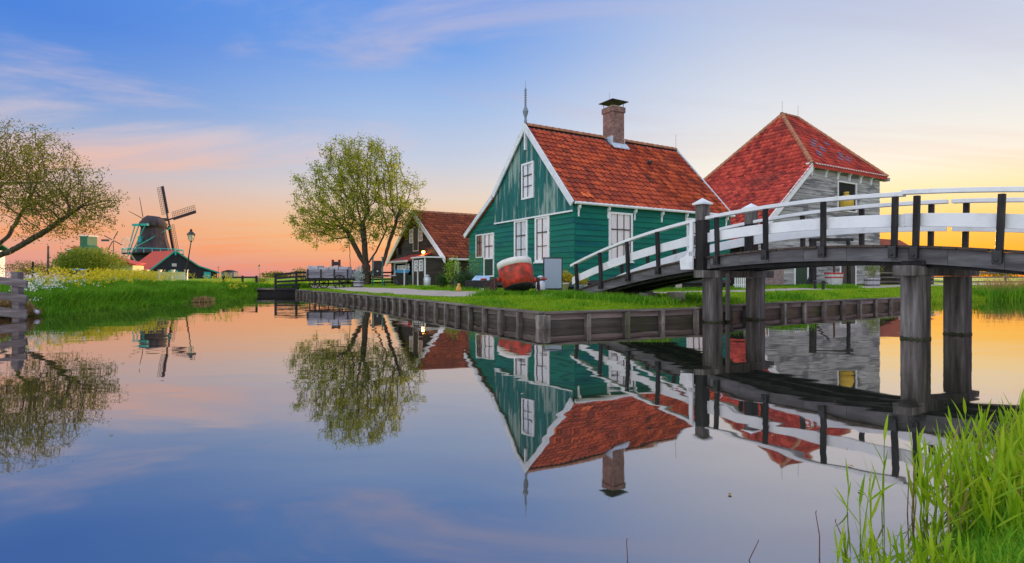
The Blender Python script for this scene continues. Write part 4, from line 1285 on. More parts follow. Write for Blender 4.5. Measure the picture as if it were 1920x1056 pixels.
def footbridge():
    t = thing("footbridge", "white railed arched wooden footbridge crossing the canal on timber piles", "bridge", (4.36, 12.9, 0), TH)
    WD = 1.7
    ytop, yend = 4.95, -9.9
    ny = 74
    for i in range(ny):          # deck planks
        a = ytop - (ytop - yend) * i / ny
        b = ytop - (ytop - yend) * (i + 1) / ny + .012
        e = random.uniform(0, .03)
        MB().add([(-.03 - e, a, deck_z(a) - .04), (WD + .03 + e, a, deck_z(a) - .04), (WD + .03 + e, b, deck_z(b) - .04), (-.03 - e, b, deck_z(b) - .04),
                  (-.03 - e, a, deck_z(a)), (WD + .03 + e, a, deck_z(a)), (WD + .03 + e, b, deck_z(b)), (-.03 - e, b, deck_z(b))],
                 [(0, 3, 2, 1), (4, 5, 6, 7), (0, 1, 5, 4), (1, 2, 6, 5), (2, 3, 7, 6), (3, 0, 4, 7)]).build("deck_plank", "deck_wood", t)
    for x in (.22, WD / 2, WD - .22):
        strip(x - .09, x + .09, 4.4, -9.6, deck_z, .3, 30, -.05).build("stringer", "tar_paint", t)
    for sx in (0, 1):
        x0 = 0.0 if sx == 0 else WD
        s = 1 if sx == 0 else -1      # inward
        # fascia boards, one per bay
        cuts = [4.5, 3.4, 2.3, 1.2, .12, -.2, -.95, -1.65, -2.4, -3.2, -3.95, -4.2, -4.75, -5.45, -6.2, -7.0, -8.0, -9.0, -9.7]
        for a, b in zip(cuts[:-1], cuts[1:]):
            xa, xb = (x0, x0 + s * .07)
            strip(min(xa, xb), max(xa, xb), a - .003, b + .003, deck_z, .235 if a > -4 else .25, 5, -.045).build("side_beam", "bridge_wood", t)
        # wide middle boards and handrails in sections
        secs = [(4.95, .02), (-.02, -4.14), (-4.12, -9.9)] if sx == 0 else [(4.95, .02), (-.02, -4.08), (-4.16, -9.9)]
        for k_, (a, b) in enumerate(secs):
            up = .03 if k_ == 2 and sx == 0 else 0
            xa, xb = x0 + s * .012, x0 + s * .05
            strip(min(xa, xb), max(xa, xb), a, b, mid_z, .215, 20, up * .4).build("rail_board", "white_paint", t, bevel=.006)
            strip(x0 - .07, x0 + .065, a, b, rail_z, .075, 20, up).build("handrail", "white_paint", t, bevel=.01)
        posts = [4.65, 3.56, 2.45, 1.36, .29, -.42, -1.62, -2.81, -4.02, -4.34, -5.43, -6.6, -7.7, -8.8, -9.7] if sx == 0 else [4.65, 3.53, 2.48, 1.36, .3, -.3, -1.29, -2.56, -3.8, -4.34, -5.4, -6.6, -7.7, -8.8, -9.7]
        for y in posts:
            lean = .012 * (y + 2.5) if y > -2.5 else .012 * (y + 2.5)
            xo = x0 - s * .052
            p0 = Vector((xo, y - lean * .8, deck_z(y) - .2))
            p1 = Vector((xo, y + lean * .3, rail_z(y) - .075))
            po = MB().bar(p0, p1, .08, .085, up=(1, 0, 0)).build("rail_post", "tar_paint", t, bevel=.008)
            zc = deck_z(y) - .12
            MB().box(xo - .085, xo - .05, y - lean * .8 - .06, y - lean * .8 + .06, zc - .1, zc + .1).build("bolt_plate", "iron_black", po, bevel=.01)
            MB().lathe([(.022, 0), (.022, .02), (.008, .03)], 8, (0, 0, 0), mat=Matrix.Translation((xo - .085 if sx == 0 else xo + .09, y - lean * .8, zc - .04)) @ Matrix.Rotation(R(-90 if sx == 0 else 90), 4, "Y")).build("bolt", "iron_black", po)
    # tall gate posts with white caps
    for x in (-.02, WD + .02):
        mp_ = MB().box(x - .115, x + .115, -.115, .115, 1.12, 2.3).build("main_post", "tar_paint", t, bevel=.012)
        MB().box(x - .113, x + .113, -.113, .113, 2.302, 2.66).build("post_top", "pile_wood", mp_, bevel=.008)
        q = .16
        MB().box(x - q, x + q, -q, q, 2.662, 2.71).add([(x - q + .02, -q + .02, 2.712), (x + q - .02, -q + .02, 2.712), (x + q - .02, q - .02, 2.712), (x - q + .02, q - .02, 2.712), (x, 0, 2.82)],
                                                     [(0, 1, 4), (1, 2, 4), (2, 3, 4), (3, 0, 4), (3, 2, 1, 0)]).build("post_cap", "white_paint", mp_, bevel=.006)
        # curved white panel at the foot of the post
        pts = [(.118, 2.28), (.205, 2.28), (.215, 2.0)]
        for k_ in range(8):
            a = k_ / 7 * math.pi / 2
            pts.append((.215 + .26 * (1 - math.cos(a)), 1.72 - .26 * math.sin(a)))
        pts += [(.5, 1.43), (.47, 1.19), (.118, 1.19)]
        xp = x - .20 if x < 1 else x + .15
        MB().prism([(xp, y, z) for y, z in pts], (.05, 0, 0)).build("curved_panel", "white_paint", t, bevel=.004)
        MB().prism([(xp, .12, 1.5), (xp, .22, 1.5), (xp, .22, 1.6), (xp, .12, 1.6)], (.2 if x < 1 else -.2, 0, 0)).build("panel_cleat", "white_paint", t)
    # trestles
    for (y, sz, zc) in ((-.22, .155, 1.0), (-4.28, .158, 1.03)):
        for x in (.05, 1.57):
            MB().box(x - sz, x + sz, y - sz, y + sz, -1.2, zc - .002).build("pile", "pile_wood", t, bevel=.009)
            wb_ = MB()
            nn_ = 10
            ring_ = []
            for k_ in range(4 * nn_):
                e_, f_ = divmod(k_, nn_)
                a_, b_ = [((-1, -1), (1, -1)), ((1, -1), (1, 1)), ((1, 1), (-1, 1)), ((-1, 1), (-1, -1))][e_]
                g_ = f_ / nn_
                ring_.append(((a_[0] + (b_[0] - a_[0]) * g_) * (sz + .003) + x, (a_[1] + (b_[1] - a_[1]) * g_) * (sz + .003) + y))
            vv_ = [(p[0], p[1], -.4) for p in ring_] + [(p[0], p[1], random.uniform(.012, .06)) for p in ring_]
            m_ = len(ring_)
            wb_.add(vv_, [(i_, (i_ + 1) % m_, m_ + (i_ + 1) % m_, m_ + i_) for i_ in range(m_)]).build("algae_band", "algae", t)
        MB().box(-.42, 2.12, y - .13, y + .13, zc, zc + .165).build("cap_beam", "pile_wood", t, bevel=.012)
        if y < -1:
            MB().box(-.05, 1.75, y - .17, y + .17, zc + .168, zc + .25).build("corbel", "tar_paint", t, bevel=.01)
        else:
            MB().box(-.12, 1.82, y + .14, y + .2, zc + .02, zc + .18).build("corbel", "tar_paint", t)
    MB().box(.24, .32, -.48, -.42, .05, 1.1).build("fender_strip", "pile_wood", t)
    # landing timbers on the lawn
    MB().box(-.3, 2.0, 3.55, 3.85, .3, .62).build("landing_beam", "bridge_wood", t, bevel=.015)
    MB().box(-.2, 1.9, 4.55, 4.95, .2, .5).build("landing_beam", "bridge_wood", t, bevel=.015)
    MB().box(.25, .6, 2.0, 2.35, .2, .6).build("footing", "pile_wood", t, bevel=.02)
    MB().box(1.3, 1.65, 2.0, 2.35, .2, .6).build("footing", "stone_pale", t, bevel=.02)
    for y in (-9.3, -9.75):
        MB().box(-.3, 2.0, y - .15, y + .15, .05, .34).build("landing_beam", "bridge_wood", t, bevel=.015)
    return t


footbridge()


# ------------------------------------------------------------------ vegetation tools
def grow(base_paths, attr, step, infl, kill, iters=140):
    """space colonisation: base_paths = list of polylines (first starts at the root)"""
    pos, par = [], []
    for path in base_paths:
        prev = None
        if pos:
            d = [np.linalg.norm(np.array(p) - path[0]) for p in pos]
            prev = int(np.argmin(d))
        for a, b in zip(path[:-1], path[1:]):
            a, b = np.array(a, float), np.array(b, float)
            n = max(1, int(np.linalg.norm(b - a) / step))
            for i in range(n):
                if prev is not None and i == 0 and len(pos) and np.linalg.norm(np.array(pos[prev]) - a) < 1e-6:
                    continue
                pos.append(a + (b - a) * i / n + (rng.normal(size=3) * step * .07))
                par.append(-1 if prev is None else prev)
                prev = len(pos) - 1
        pos.append(np.array(path[-1], float))
        par.append(prev)
    A = np.array(attr, float)
    P = np.array(pos)
    D = np.linalg.norm(A[:, None] - P[None], axis=2)
    near, nd = D.argmin(1), D.min(1)
    pos = list(P)
    for _ in range(iters):
        ok = nd < infl
        if not ok.any():
            infl *= 1.3
            if infl > 50:
                break
            continue
        P = np.array(pos)
        ids = near[ok]
        dv = A[ok] - P[ids]
        dv /= np.linalg.norm(dv, axis=1, keepdims=True) + 1e-9
        acc = np.zeros((len(P), 3))
        np.add.at(acc, ids, dv)
        src = np.unique(ids)
        v = acc[src]
        v /= np.linalg.norm(v, axis=1, keepdims=True) + 1e-9
        v += rng.normal(size=v.shape) * .22 + np.array([0, 0, .04])
        v /= np.linalg.norm(v, axis=1, keepdims=True)
        new = P[src] + v * step
        base = len(pos)
        pos += list(new)
        par += [int(s) for s in src]
        D = np.linalg.norm(A[:, None] - new[None], axis=2)
        m = D.min(1)
        better = m < nd
        near = np.where(better, base + D.argmin(1), near)
        nd = np.minimum(nd, m)
        keep = nd > kill
        A, near, nd = A[keep], near[keep], nd[keep]
        if len(A) == 0 or len(pos) > 9000:
            break
    return np.array(pos), np.array(par)


def skeleton_mesh(name, pos, par, tip, expo, mat, parent, rmax):
    n = len(pos)
    r = np.zeros(n)
    kids = np.zeros(n, int)
    for i in range(n):
        if par[i] >= 0:
            kids[par[i]] += 1
    acc = np.zeros(n)
    for i in range(n - 1, -1, -1):
        a = acc[i] if acc[i] > 0 else tip ** expo
        r[i] = a ** (1 / expo)
        if par[i] >= 0:
            acc[par[i]] += a
    if r.max() > rmax:
        sc = rmax / r.max()
        r = np.where(r > tip * 2, tip * 2 + (r - tip * 2) * (rmax - tip * 2) / (r.max() - tip * 2), r)
    r = r * (1 + .75 * sstep(r, .06, .2))
    V, F, c = [], [], 0
    for i in range(n):
        p = par[i]
        if p < 0:
            continue
        ns = 7 if r[i] > .08 else (5 if r[i] > .03 else 3)
        d = pos[i] - pos[p]
        L = np.linalg.norm(d) + 1e-9
        d = d / L
        a = np.cross(d, [0.31, .2, .93])
        a /= np.linalg.norm(a) + 1e-9
        b = np.cross(d, a)
        rp = min(r[p], r[i] * 1.5 + .01)
        an = np.arange(ns) * 2 * np.pi / ns
        ring = np.cos(an)[:, None] * a + np.sin(an)[:, None] * b
        V.append(pos[p] - d * .01 + ring * rp)
        V.append(pos[i] + ring * r[i])
        k_ = np.arange(ns)
        F.append(np.stack([c + k_, c + (k_ + 1) % ns, c + ns + (k_ + 1) % ns, c + ns + k_], 1))
        c += 2 * ns
    return np_mesh(name, np.concatenate(V), F, mat, parent, smooth=True), r


def ell(n, c, rad, pw=.6):
    d = rng.normal(size=(n, 3))
    d /= np.linalg.norm(d, axis=1, keepdims=True)
    return np.array(c) + d * (rng.uniform(0, 1, (n, 1)) ** pw * .999) * np.array(rad)


def tree(name, label, base, paths, attr, step, infl, kill, nleaf, lsize, leafmat, rmax, tip=.008, expo=2.3, spread=.16, rlim=.022, droop=.3, aspect=.42, zmin=None, group=None):
    t = thing(name, label, "tree", base, 0, group)
    pos, par = grow(paths, attr, step, infl, kill)
    ob, r = skeleton_mesh("trunk", pos, par, tip, expo, "bark", t, rmax)
    cand = np.where(r < rlim)[0]
    if zmin is not None:
        cand = cand[pos[cand][:, 2] > zmin]
    cl_ = rng.choice(cand, nleaf // 11)
    cl_ = pos[cl_] + rng.normal(size=(len(cl_), 3)) * spread
    P = cl_[rng.integers(0, len(cl_), nleaf)] + rng.normal(size=(nleaf, 3)) * spread * .75
    leaves("crown", P, lsize, leafmat, t, aspect=aspect, droop=droop)
    return t


# ------------------------------------------------------------------ trees
def big_tree():
    at = np.concatenate([
        ell(1500, (-.4, 0, 6.6), (4.8, 4.2, 3.5)),
        ell(650, (-.2, 0, 9.0), (3.2, 3.0, 2.0)),
        ell(420, (-3.3, 0, 4.6), (2.3, 2.4, 1.7)),
        ell(200, (2.4, 0, 5.2), (2.2, 2.4, 1.8)),
        ell(60, (.8, 0, 10.5), (.7, .8, .7)),
    ])
    at = at[at[:, 2] > 2.7]
    paths = [
        [(0, 0, -.1), (0.05, 0, .7), (.1, .05, 1.5)],
        [(.1, .05, 1.5), (-.55, .1, 2.6), (-1.3, .2, 4.0)],
        [(.1, .05, 1.5), (.1, -.3, 2.8), (.0, -.5, 4.6)],
        [(.1, .05, 1.5), (.75, .3, 2.5), (1.5, .5, 4.2)],
        [(.05, 0, .7), (1.3, .2, 1.6), (1.75, .4, 3.4), (2.2, .4, 4.6)],
    ]
    return tree("broad_tree", "large leafy tree with several stems between the cart and the black barn", (-10.7, 41.0, .36), paths, at, .19, 1.4, .25, 32000, .15, "leaf_tree", .4, tip=.011, spread=.16, rlim=.03)


big_tree()
st_ = ell(90, (-.1, 0, 4.2), (.5, .5, 1.5))
tree("slim_tree", "slim young tree with one straight stem left of the large tree", (-12.2, 42.5, .36), [[(0, 0, -.1), (.05, 0, 1.5), (-.05, 0, 3.5)]], st_, .2, 1.4, .25, 450, .17, "leaf_tree", .075, group=None)


def old_tree():
    at = np.concatenate([
        ell(1300, (1.2, 0, 6.4), (4.6, 3.0, 2.7)),
        ell(900, (4.6, 0, 4.7), (3.3, 2.4, 2.3)),
        ell(320, (-.5, 0, 7.4), (3.0, 2.5, 1.6)),
        ell(140, (6.6, 0, 4.0), (1.5, 1.6, 1.3)),
        ell(160, (-4, 0, 5), (3, 3, 2.6)),
    ])
    at = at[at[:, 2] > 2.2]
    paths = [
        [(-.4, 0, -.2), (-.2, 0, .5), (.4, 0, 1.15)],
        [(.4, 0, 1.15), (2.2, -.1, 1.75), (4.2, -.1, 2.9), (6.0, -.2, 4.1)],
        [(.4, 0, 1.15), (1.6, .4, 2.6), (2.6, .5, 4.4)],
        [(-.2, 0, .5), (-.1, .2, 2.4), (.6, .2, 5.0)],
        [(-.2, 0, .5), (-1.5, .2, 2.2), (-3, .2, 4.2)],
    ]
    return tree("old_tree", "bare limbed spreading tree at the left edge above the bank", (-29.6, 31.0, .7), paths, at, .17, 1.3, .2, 32000, .125, "leaf_old", .36, tip=.0095, spread=.2, rlim=.03, aspect=.4)


old_tree()


def bush(name, label, loc, rx, ry, rz, n, size, mat, lobes=7, core="leaf_box", cat="bush", group=None, hollow=.75, stems=4):
    t = thing(name, label, cat, loc, 0, group)
    rs = np.random.default_rng(int(abs(loc[0] * 13 + loc[1] * 7)))
    P = []
    m = MB()
    for i in range(lobes):
        a = rs.uniform(0, 6.28)
        c = np.array([math.cos(a) * rx * .38, math.sin(a) * ry * .38, rz * rs.uniform(.75, 1.15)]) if i else np.array([0, 0, rz])
        f_ = rs.uniform(.55, .8) if i else .9
        q = ell(n // lobes, c, (rx * f_, ry * f_, rz * f_), .33)
        P.append(q)
    P = np.concatenate(P)
    P = P[P[:, 2] > .02]
    leaves("foliage", P, size, mat, t, aspect=.5)
    for k_ in range(stems):
        a = k_ * 6.28 / stems + .3
        m.tube([(0.05 * math.cos(a), .05 * math.sin(a), -.1), (rx * .3 * math.cos(a), ry * .3 * math.sin(a), rz * .8), (rx * .5 * math.cos(a), ry * .5 * math.sin(a), rz * 1.35)], [.03, .02, .008], 5)
    m.build("stem", "bark", t)
    return t


bush("box_bush", "clipped dark green round bush beside the cat and the green house", (-2.25, 27.0, .38), .62, .6, .55, 6500, .05, "leaf_box")
bush("box_bush", "clipped dark green bush by the black barn wing, left of the pale shrub", (-3.75, 30.2, .38), .42, .45, .52, 4200, .05, "leaf_box")
bush("fresh_shrub", "loose light green shrub standing between the two clipped dark bushes", (-3.1, 29.2, .38), .55, .5, .98, 900, .1, "leaf_fresh", hollow=.2)
bush("willow_bush", "wide yellow green rounded bush on the far left bank", (-27.2, 36, .6), 2.35, 1.8, 1.3, 15000, .12, "leaf_bush", lobes=9, stems=7)
bush("hedge_bush", "brownish twiggy bush left of the wide rounded bush under the old tree", (-31.6, 37.5, .75), 2.0, 1.5, .75, 2600, .1, "leaf_old", stems=9)
bush("far_bush", "thin leafy bush behind the black plank fence by the footbridge", (-21.4, 58, .5), 1.35, 1.2, .95, 900, .14, "leaf_old", stems=8)
bush("far_bush", "small sparse bush behind the fence just left of the cart", (-17.2, 62, .5), 1.5, 1.0, .7, 420, .14, "leaf_old", stems=9)
bush("hedge_bush", "small bare brown bush beyond the footbridge left of the plank fence", (-20.4, 46, .4), .9, .8, .45, 350, .1, "leaf_old", stems=9)


# ------------------------------------------------------------------ things on the lawn
def mixer():
    """old tilting kettle in an iron stand"""
    t = thing("tilting_kettle", "big red kettle with cream rim tilted in a rusty iron stand on the lawn", "kettle", (0.15, 19.2, .38), R(8))
    tilt = Matrix.Translation((0, 0, .95)) @ Matrix.Rotation(R(-17), 4, "X") @ Matrix.Rotation(R(-8), 4, "Y")
    MB().lathe([(.12, -.72), (.50, -.68), (.66, -.56), (.74, -.3), (.775, 0), (.79, .32)], 40, mat=tilt).build("pot", "red_paint", t, True)
    MB().lathe([(.795, .322), (.80, .62), (.775, .63), (.76, .60), (.75, .3), (.68, -.2), (.1, -.5)], 40, mat=tilt).build("rim", "cream_rim", t, True)
    MB().lathe([(.46, -.75), (.68, -.585), (.685, -.56), (.46, -.7)], 32, mat=tilt).build("base_band", "iron_black", t, True)
    for s in (-1, 1):
        MB().tube([(s * .76, 0, .72), (s * .9, 0, .72)], [.13, .1], 12).build("trunnion", "red_paint", t, True)
        MB().tube([(s * .86, 0, .72), (s * (1.3 if s > 0 else 1.22), 0, .74)], [.055, .04], 8).build("axle", "rust_dark", t)
        for yy in (-.28, .28):
            MB().bar((s * 1.0, yy * .2, .78), (s * 1.05, yy, -.1), .07, .07).build("leg", "rust_dark", t)
        MB().box(s * 1.0 - .07, s * 1.0 + .07, -.09, .09, .64, .82).build("bearing", "rust_dark", t)
        MB().bar((s * 1.04, -.22, .2), (s * 1.04, .22, .2), .04, .05).build("tie_bar", "rust_dark", t)
    # hand wheel
    w = Matrix.Translation((-1.2, -.12, .38)) @ Matrix.Rotation(R(78), 4, "X")
    wm = MB()
    wm.tube([w @ Vector((.27 * math.cos(a), .27 * math.sin(a), 0)) for a in np.linspace(0, 2 * math.pi, 25)], .026, 6)
    for k_ in range(5):
        a = k_ * 2 * math.pi / 5
        wm.tube([w @ Vector((0, 0, 0)), w @ Vector((.26 * math.cos(a), .26 * math.sin(a), 0))], .02, 5)
    wm.tube([(-1.2, -.12, .38), (-1.12, 0, .7)], .03, 6)
    wm.build("hand_wheel", "rust_dark", t)
    MB().tube([(-1.35, 0, .76), (-1.6, .0, .76), (-1.62, -.1, .7)], [.05, .04, .04], 7).build("crank", "red_paint", t)
    MB().tube([(1.15, 0, .76), (1.36, 0, .78), (1.42, -.02, .77)], [.05, .05, .02], 7).build("spout", "red_paint", t)
    MB().tube([(.95, -.1, .7), (.92, -.12, .35), (.75, -.2, .12), (.4, -.25, .1)], .02, 6).build("chain", "iron_black", t)
    t.scale = (.75, .75, .75)


mixer()
sb = thing("pavement_sign", "blank blue grey pavement sign in black frame standing on the lawn", "sign", (1.56, 21.6, .38), R(10))
MB().box(-.38, .38, -.02, .02, .16, 1.4).build("frame", "iron_black", sb, bevel=.01)
MB().box(-.335, .335, -.027, -.02, .22, 1.35).build("panel", "board_face", sb)
MB().prism([(-.48, -.3, 0), (.52, -.3, 0), (.52, -.3, .05), (.38, -.1, .13), (-.38, -.1, .13), (-.48, -.3, .05)], (0, .5, 0)).build("base", "iron_black", sb, bevel=.015)
for s_ in (-.3, .3):
    MB().box(s_ - .025, s_ + .025, -.02, .02, .1, .2).build("spring_foot", "iron_black", sb)


def potted(name, label, loc, prof, potmat, leafmat, n, size, rad, cz, cat="plant pot", group=None):
    t = thing(name, label, cat, loc, 0, group)
    MB().lathe(prof, 20).build("pot", potmat, t, True)
    z = prof[-1][1]
    P = np.concatenate([ell(n // 3, (0, 0, cz), rad, .5), ell(n // 3, (rad[0] * .35, 0, cz - .05), (rad[0] * .7, rad[1] * .7, rad[2] * .8), .5), ell(n // 3, (-rad[0] * .35, 0, cz), (rad[0] * .7, rad[1] * .7, rad[2] * .7), .5)])
    leaves("foliage", P, size, leafmat, t, aspect=.35)
    m = MB()
    for k_ in range(6):
        a = k_ * 1.05
        m.tube([(0.03 * math.cos(a), .03 * math.sin(a), z - .05), (rad[0] * .6 * math.cos(a), rad[1] * .6 * math.sin(a), cz)], [.015, .006], 5)
    m.build("stem", "bark", t)
    return t


potted("plant_pot", "pale clay pot with golden shrub right of the pavement sign", (2.12, 23.0, .38), [(.13, 0), (.2, .36), (.22, .36), (.22, .42), (.19, .42), (.17, .36)], "terracotta", "leaf_gold", 1300, .085, (.33, .3, .26), .66)
potted("plant_pot", "slate grey pot with golden shrub at the corner of the green house", (2.72, 22.9, .38), [(.17, 0), (.22, .3), (.23, .34), (.2, .34)], "slate_pot", "leaf_gold", 1100, .085, (.36, .3, .25), .58)
pb = thing("planter_trough", "dark wooden trough with pale blue cover between bush and kettle", "planter", (-1.45, 26.4, .38), R(6))
MB().box(-.75, .75, -.25, .25, .12, .5).build("box", "fence_black", pb, bevel=.01)
for s_ in (-.6, .6):
    MB().box(s_ - .05, s_ + .05, -.2, .2, -.1, .12).build("foot", "fence_black", pb)
MB().prism([(-.45, -.2, .5), (.45, -.2, .5), (.38, 0.05, .72), (-.25, .05, .72)], (0, .15, 0)).build("cover", "blue_pale", pb, bevel=.02)
fl_ = thing("white_bag", "small white bag lying under the dark trough", "bag", (-1.35, 25.9, .38))
MB().lathe([(.02, 0), (.16, .01), (.2, .06), (.12, .12), (.02, .14)], 12).build("bag_body", "steel_pale", fl_, True)
can = thing("milk_churn", "pale milk churn standing behind the kettle's right leg", "milk churn", (1.1, 21.6, .38))
MB().lathe([(.16, 0), (.19, .04), (.19, .42), (.1, .56), (.09, .62)], 18).build("body", "steel_pale", can, True)
MB().lathe([(.12, .62), (.125, .68), (.03, .71)], 18).build("lid", "steel_pale", can, True)

# climbing plant and thin sapling by the glazed door
potted("climbing_plant", "thin climbing plant growing up beside the glazed door of the green house", (-1.9, 28.6, .38), [(.14, 0), (.18, .2), (.18, .25)], "slate_pot", "leaf_fresh", 520, .07, (.45, .2, .95), 1.25, "plant")


def cat():
    t = bpy.data.objects.new("cat", None)
    m = MB()
    m.lathe([(.02, .0), (.11, .01), (.125, .08), (.105, .18), (.075, .25), (.05, .28)], 14, (0, .03, 0))
    m.lathe([(.01, .23), (.05, .25), (.068, .295), (.055, .34), (.02, .36)], 12, (0, -.02, 0))
    for s in (-1, 1):
        m.add([(s * .02, -.03, .34), (s * .062, -.02, .325), (s * .045, .0, .33), (s * .05, -.02, .4)], [(0, 1, 3), (1, 2, 3), (2, 0, 3), (2, 1, 0)])
        m.tube([(s * .04, -.05, .2), (s * .045, -.09, .1), (s * .045, -.1, 0.01)], [.04, .026, .028], 7)
        m.tube([(s * .1, .05, .06), (s * .1, -.06, .03)], [.05, .03], 7)
    m.tube([(0, .13, .03), (.1, .16, .03), (.19, .1, .03), (.2, 0, .03)], [.03, .026, .024, .012], 7)
    m.tube([(0, -.06, .285), (0, -.1, .28)], [.035, .02], 7)
    o = m.build("cat", "cat_fur", None, True)
    md = o.modifiers.new("Remesh", "REMESH")
    md.mode = "VOXEL"
    md.voxel_size = .012
    md.use_smooth_shade = True
    o.location = (-2.35, 25.0, .385)
    o.rotation_euler = (0, 0, R(25))
    tag(o, "ginger cat sitting on the path edge in front of the dark bush", "cat")


cat()


# cart, barrel planter, notice board, bins, posts by the black barn
def cart():
    t = thing("hay_cart", "old wooden cart loaded with pale grey crates in front of the plank fence", "cart", (-10.6, 33.2, .38), R(-6))
    for y in (-.5, .5):
        for z in (.62, .78, .94):
            MB().box(-1.3, 1.3, y - .025, y + .025, z, z + .145).build("side_plank", "cart_wood", t)
        for x in (-1.2, -.4, .4, 1.2):
            MB().box(x - .04, x + .04, y - .055 if y < 0 else y + .027, y - .027 if y < 0 else y + .055, .55, 1.12).build("stake", "fence_black", t)
    MB().box(-1.4, 1.5, -.47, .47, .52, .6).build("bed", "fence_black", t)
    MB().bar((1.4, 0, .6), (2.0, 0, 1.0), .08, .1).build("shaft", "fence_black", t)
    for sx, rr in ((-.75, .3), (.75, .38)):
        for y in (-.62, .62):
            wl_ = MB().tube([(sx + rr * math.cos(a), y, rr + rr * math.sin(a)) for a in np.linspace(0, 2 * math.pi, 21)], .035, 6).build("wheel", "fence_black", t)
            m = MB()
            for k_ in range(8):
                a = k_ * math.pi / 4
                m.tube([(sx, y, rr), (sx + rr * math.cos(a), y, rr + rr * math.sin(a))], .02, 5)
            m.tube([(sx, y - .06, rr), (sx, y + .06, rr)], .06, 8)
            m.build("spokes", "fence_black", wl_)
        MB().tube([(sx, -.6, rr), (sx, .6, rr)], .035, 6).build("axle", "fence_black", t)
    return t


cart()
CW = Matrix.Translation((-10.6, 33.2, .38)) @ Matrix.Rotation(R(-6), 4, "Z")
for i, (x, w, h, lab) in enumerate(((-.95, .62, .72, "leftmost pale crate on the wooden cart"), (-.3, .6, .62, "second pale crate from the left on the cart"), (.28, .5, .7, "third pale crate from the left on the cart"), (.85, .5, .66, "rightmost pale crate on the cart"))):
    p = CW @ Vector((x, 0, .602))
    c = thing("crate", lab, "crate", p, R(-6 + 3 * (i - 1)), "crates on the cart")
    for k_ in range(4):
        MB().box(-w / 2, w / 2, -.42, -.39, k_ * h / 4 + .006, (k_ + 1) * h / 4 - .006).build("slat", "barrel_wood", c)
        MB().box(-w / 2, w / 2, .39, .42, k_ * h / 4 + .006, (k_ + 1) * h / 4 - .006).build("slat", "barrel_wood", c)
    MB().box(-w / 2, -w / 2 + .03, -.388, .388, 0, h).build("end_panel", "barrel_wood", c)
    MB().box(w / 2 - .03, w / 2, -.388, .388, 0, h).build("end_panel", "barrel_wood", c)
    MB().box(-w / 2 + .03, w / 2 - .03, -.388, .388, h - .05, h - .02).build("lid", "barrel_wood", c)
ch_ = thing("wooden_rack", "small dark rack with two uprights on top of the cart's crates", "rack", CW @ Vector((.28, 0, 1.3)), R(-6))
for s_ in (-.2, .2):
    MB().box(s_ - .05, s_ + .05, -.06, .06, 0, .38).build("upright", "rust_dark", ch_)
MB().box(-.15, .15, -.05, .05, .04, .26).build("rail", "fence_black", ch_)


def tub_planter(name, label, loc, r0, r1, h, mat, band, leafmat, n, size, rad, cz, staves=16):
    t = thing(name, label, "planter", loc)
    for k_ in range(staves):
        a0, a1 = 2 * math.pi * k_ / staves + .012, 2 * math.pi * (k_ + 1) / staves - .012
        vs_ = []
        for z, r in ((0, r0), (h, r1)):
            for rr in (r, r - .03):
                vs_ += [(rr * math.cos(a0), rr * math.sin(a0), z), (rr * math.cos(a1), rr * math.sin(a1), z)]
        MB().add(vs_, [(0, 1, 5, 4), (2, 6, 7, 3), (4, 5, 7, 6), (0, 4, 6, 2), (1, 3, 7, 5), (0, 2, 3, 1)]).build("stave", mat, t)
    for z in (h * .22, h * .75):
        r = r0 + (r1 - r0) * z / h
        MB().lathe([(r - .005, z - .035), (r + .012, z - .035), (r + .014, z + .035), (r - .005, z + .035)], 28).build("hoop", band, t)
    MB().lathe([(r1 - .04, h * .86), (.01, h * .9)], 16).build("soil", "soil", t)
    if leafmat:
        P = np.concatenate([ell(n // 2, (0, 0, cz), rad, .45), ell(n // 2, (.05, 0, cz + rad[2] * .3), (rad[0] * .55, rad[1] * .55, rad[2] * 1.1), .5)])
        leaves("foliage", P, size, leafmat, t, aspect=.3)
        m = MB()
        for k_ in range(9):
            a = k_ * .7
            m.tube([(0.05 * math.cos(a), .05 * math.sin(a), h * .85), (rad[0] * .6 * math.cos(a), rad[1] * .6 * math.sin(a), cz + rad[2] * .5)], [.012, .005], 4)
        m.build("stem", leafmat, t)
    return t


tub_planter("barrel_planter", "wooden half barrel with silvery shrub right of the cart", (-8.95, 32.9, .38), .25, .31, .44, "barrel_wood", "metal_dark", "leaf_silver", 900, .1, (.38, .35, .42), .78)
tub_planter("barrel_planter", "grey half barrel with flowering shrub by the barn corner", (24.2, 38.0, .38), .42, .48, .62, "barrel_wood", "metal_dark", "leaf_bush", 800, .13, (.75, .7, .8), 1.35)
tb = tub_planter("wash_tub", "whitish wooden tub with red hoops beside the dark post", (17.6, 30.9, .38), .36, .46, .86, "barrel_white", "red_band", None, 0, 0, 0, 0)
MB().lathe([(.46, .82), (.475, .82), (.48, .9), (.44, .9)], 28).build("rim_hoop", "red_band", tb)
MB().tube([(0, 0, .5), (0, 0, 1.95)], .05, 8).build("press_screw", "rust_dark", tb)
hs = thing("hoist_post", "dark timber post with braces standing left of the red hooped tub", "post", (16.6, 31.2, .38))
MB().box(-.14, .14, -.14, .14, -.1, 2.8).build("upright", "tar_paint", hs, bevel=.02)
MB().prism([(-.14, -.1, 0), (-.48, -.1, 0), (-.14, -.1, .75)], (0, .2, 0)).build("foot_brace", "tar_paint", hs)
MB().bar((.14, 0, 1.2), (.95, 0, 2.15), .07, .09).build("brace", "tar_paint", hs)
MB().bar((2.0, 0, -.1), (1.95, 0, 2.8), .14, .14, up=(0, 1, 0)).build("upright", "tar_paint", hs)
MB().bar((-.2, 0, 2.72), (2.2, 0, 2.72), .16, .16).build("head_beam", "tar_paint", hs)
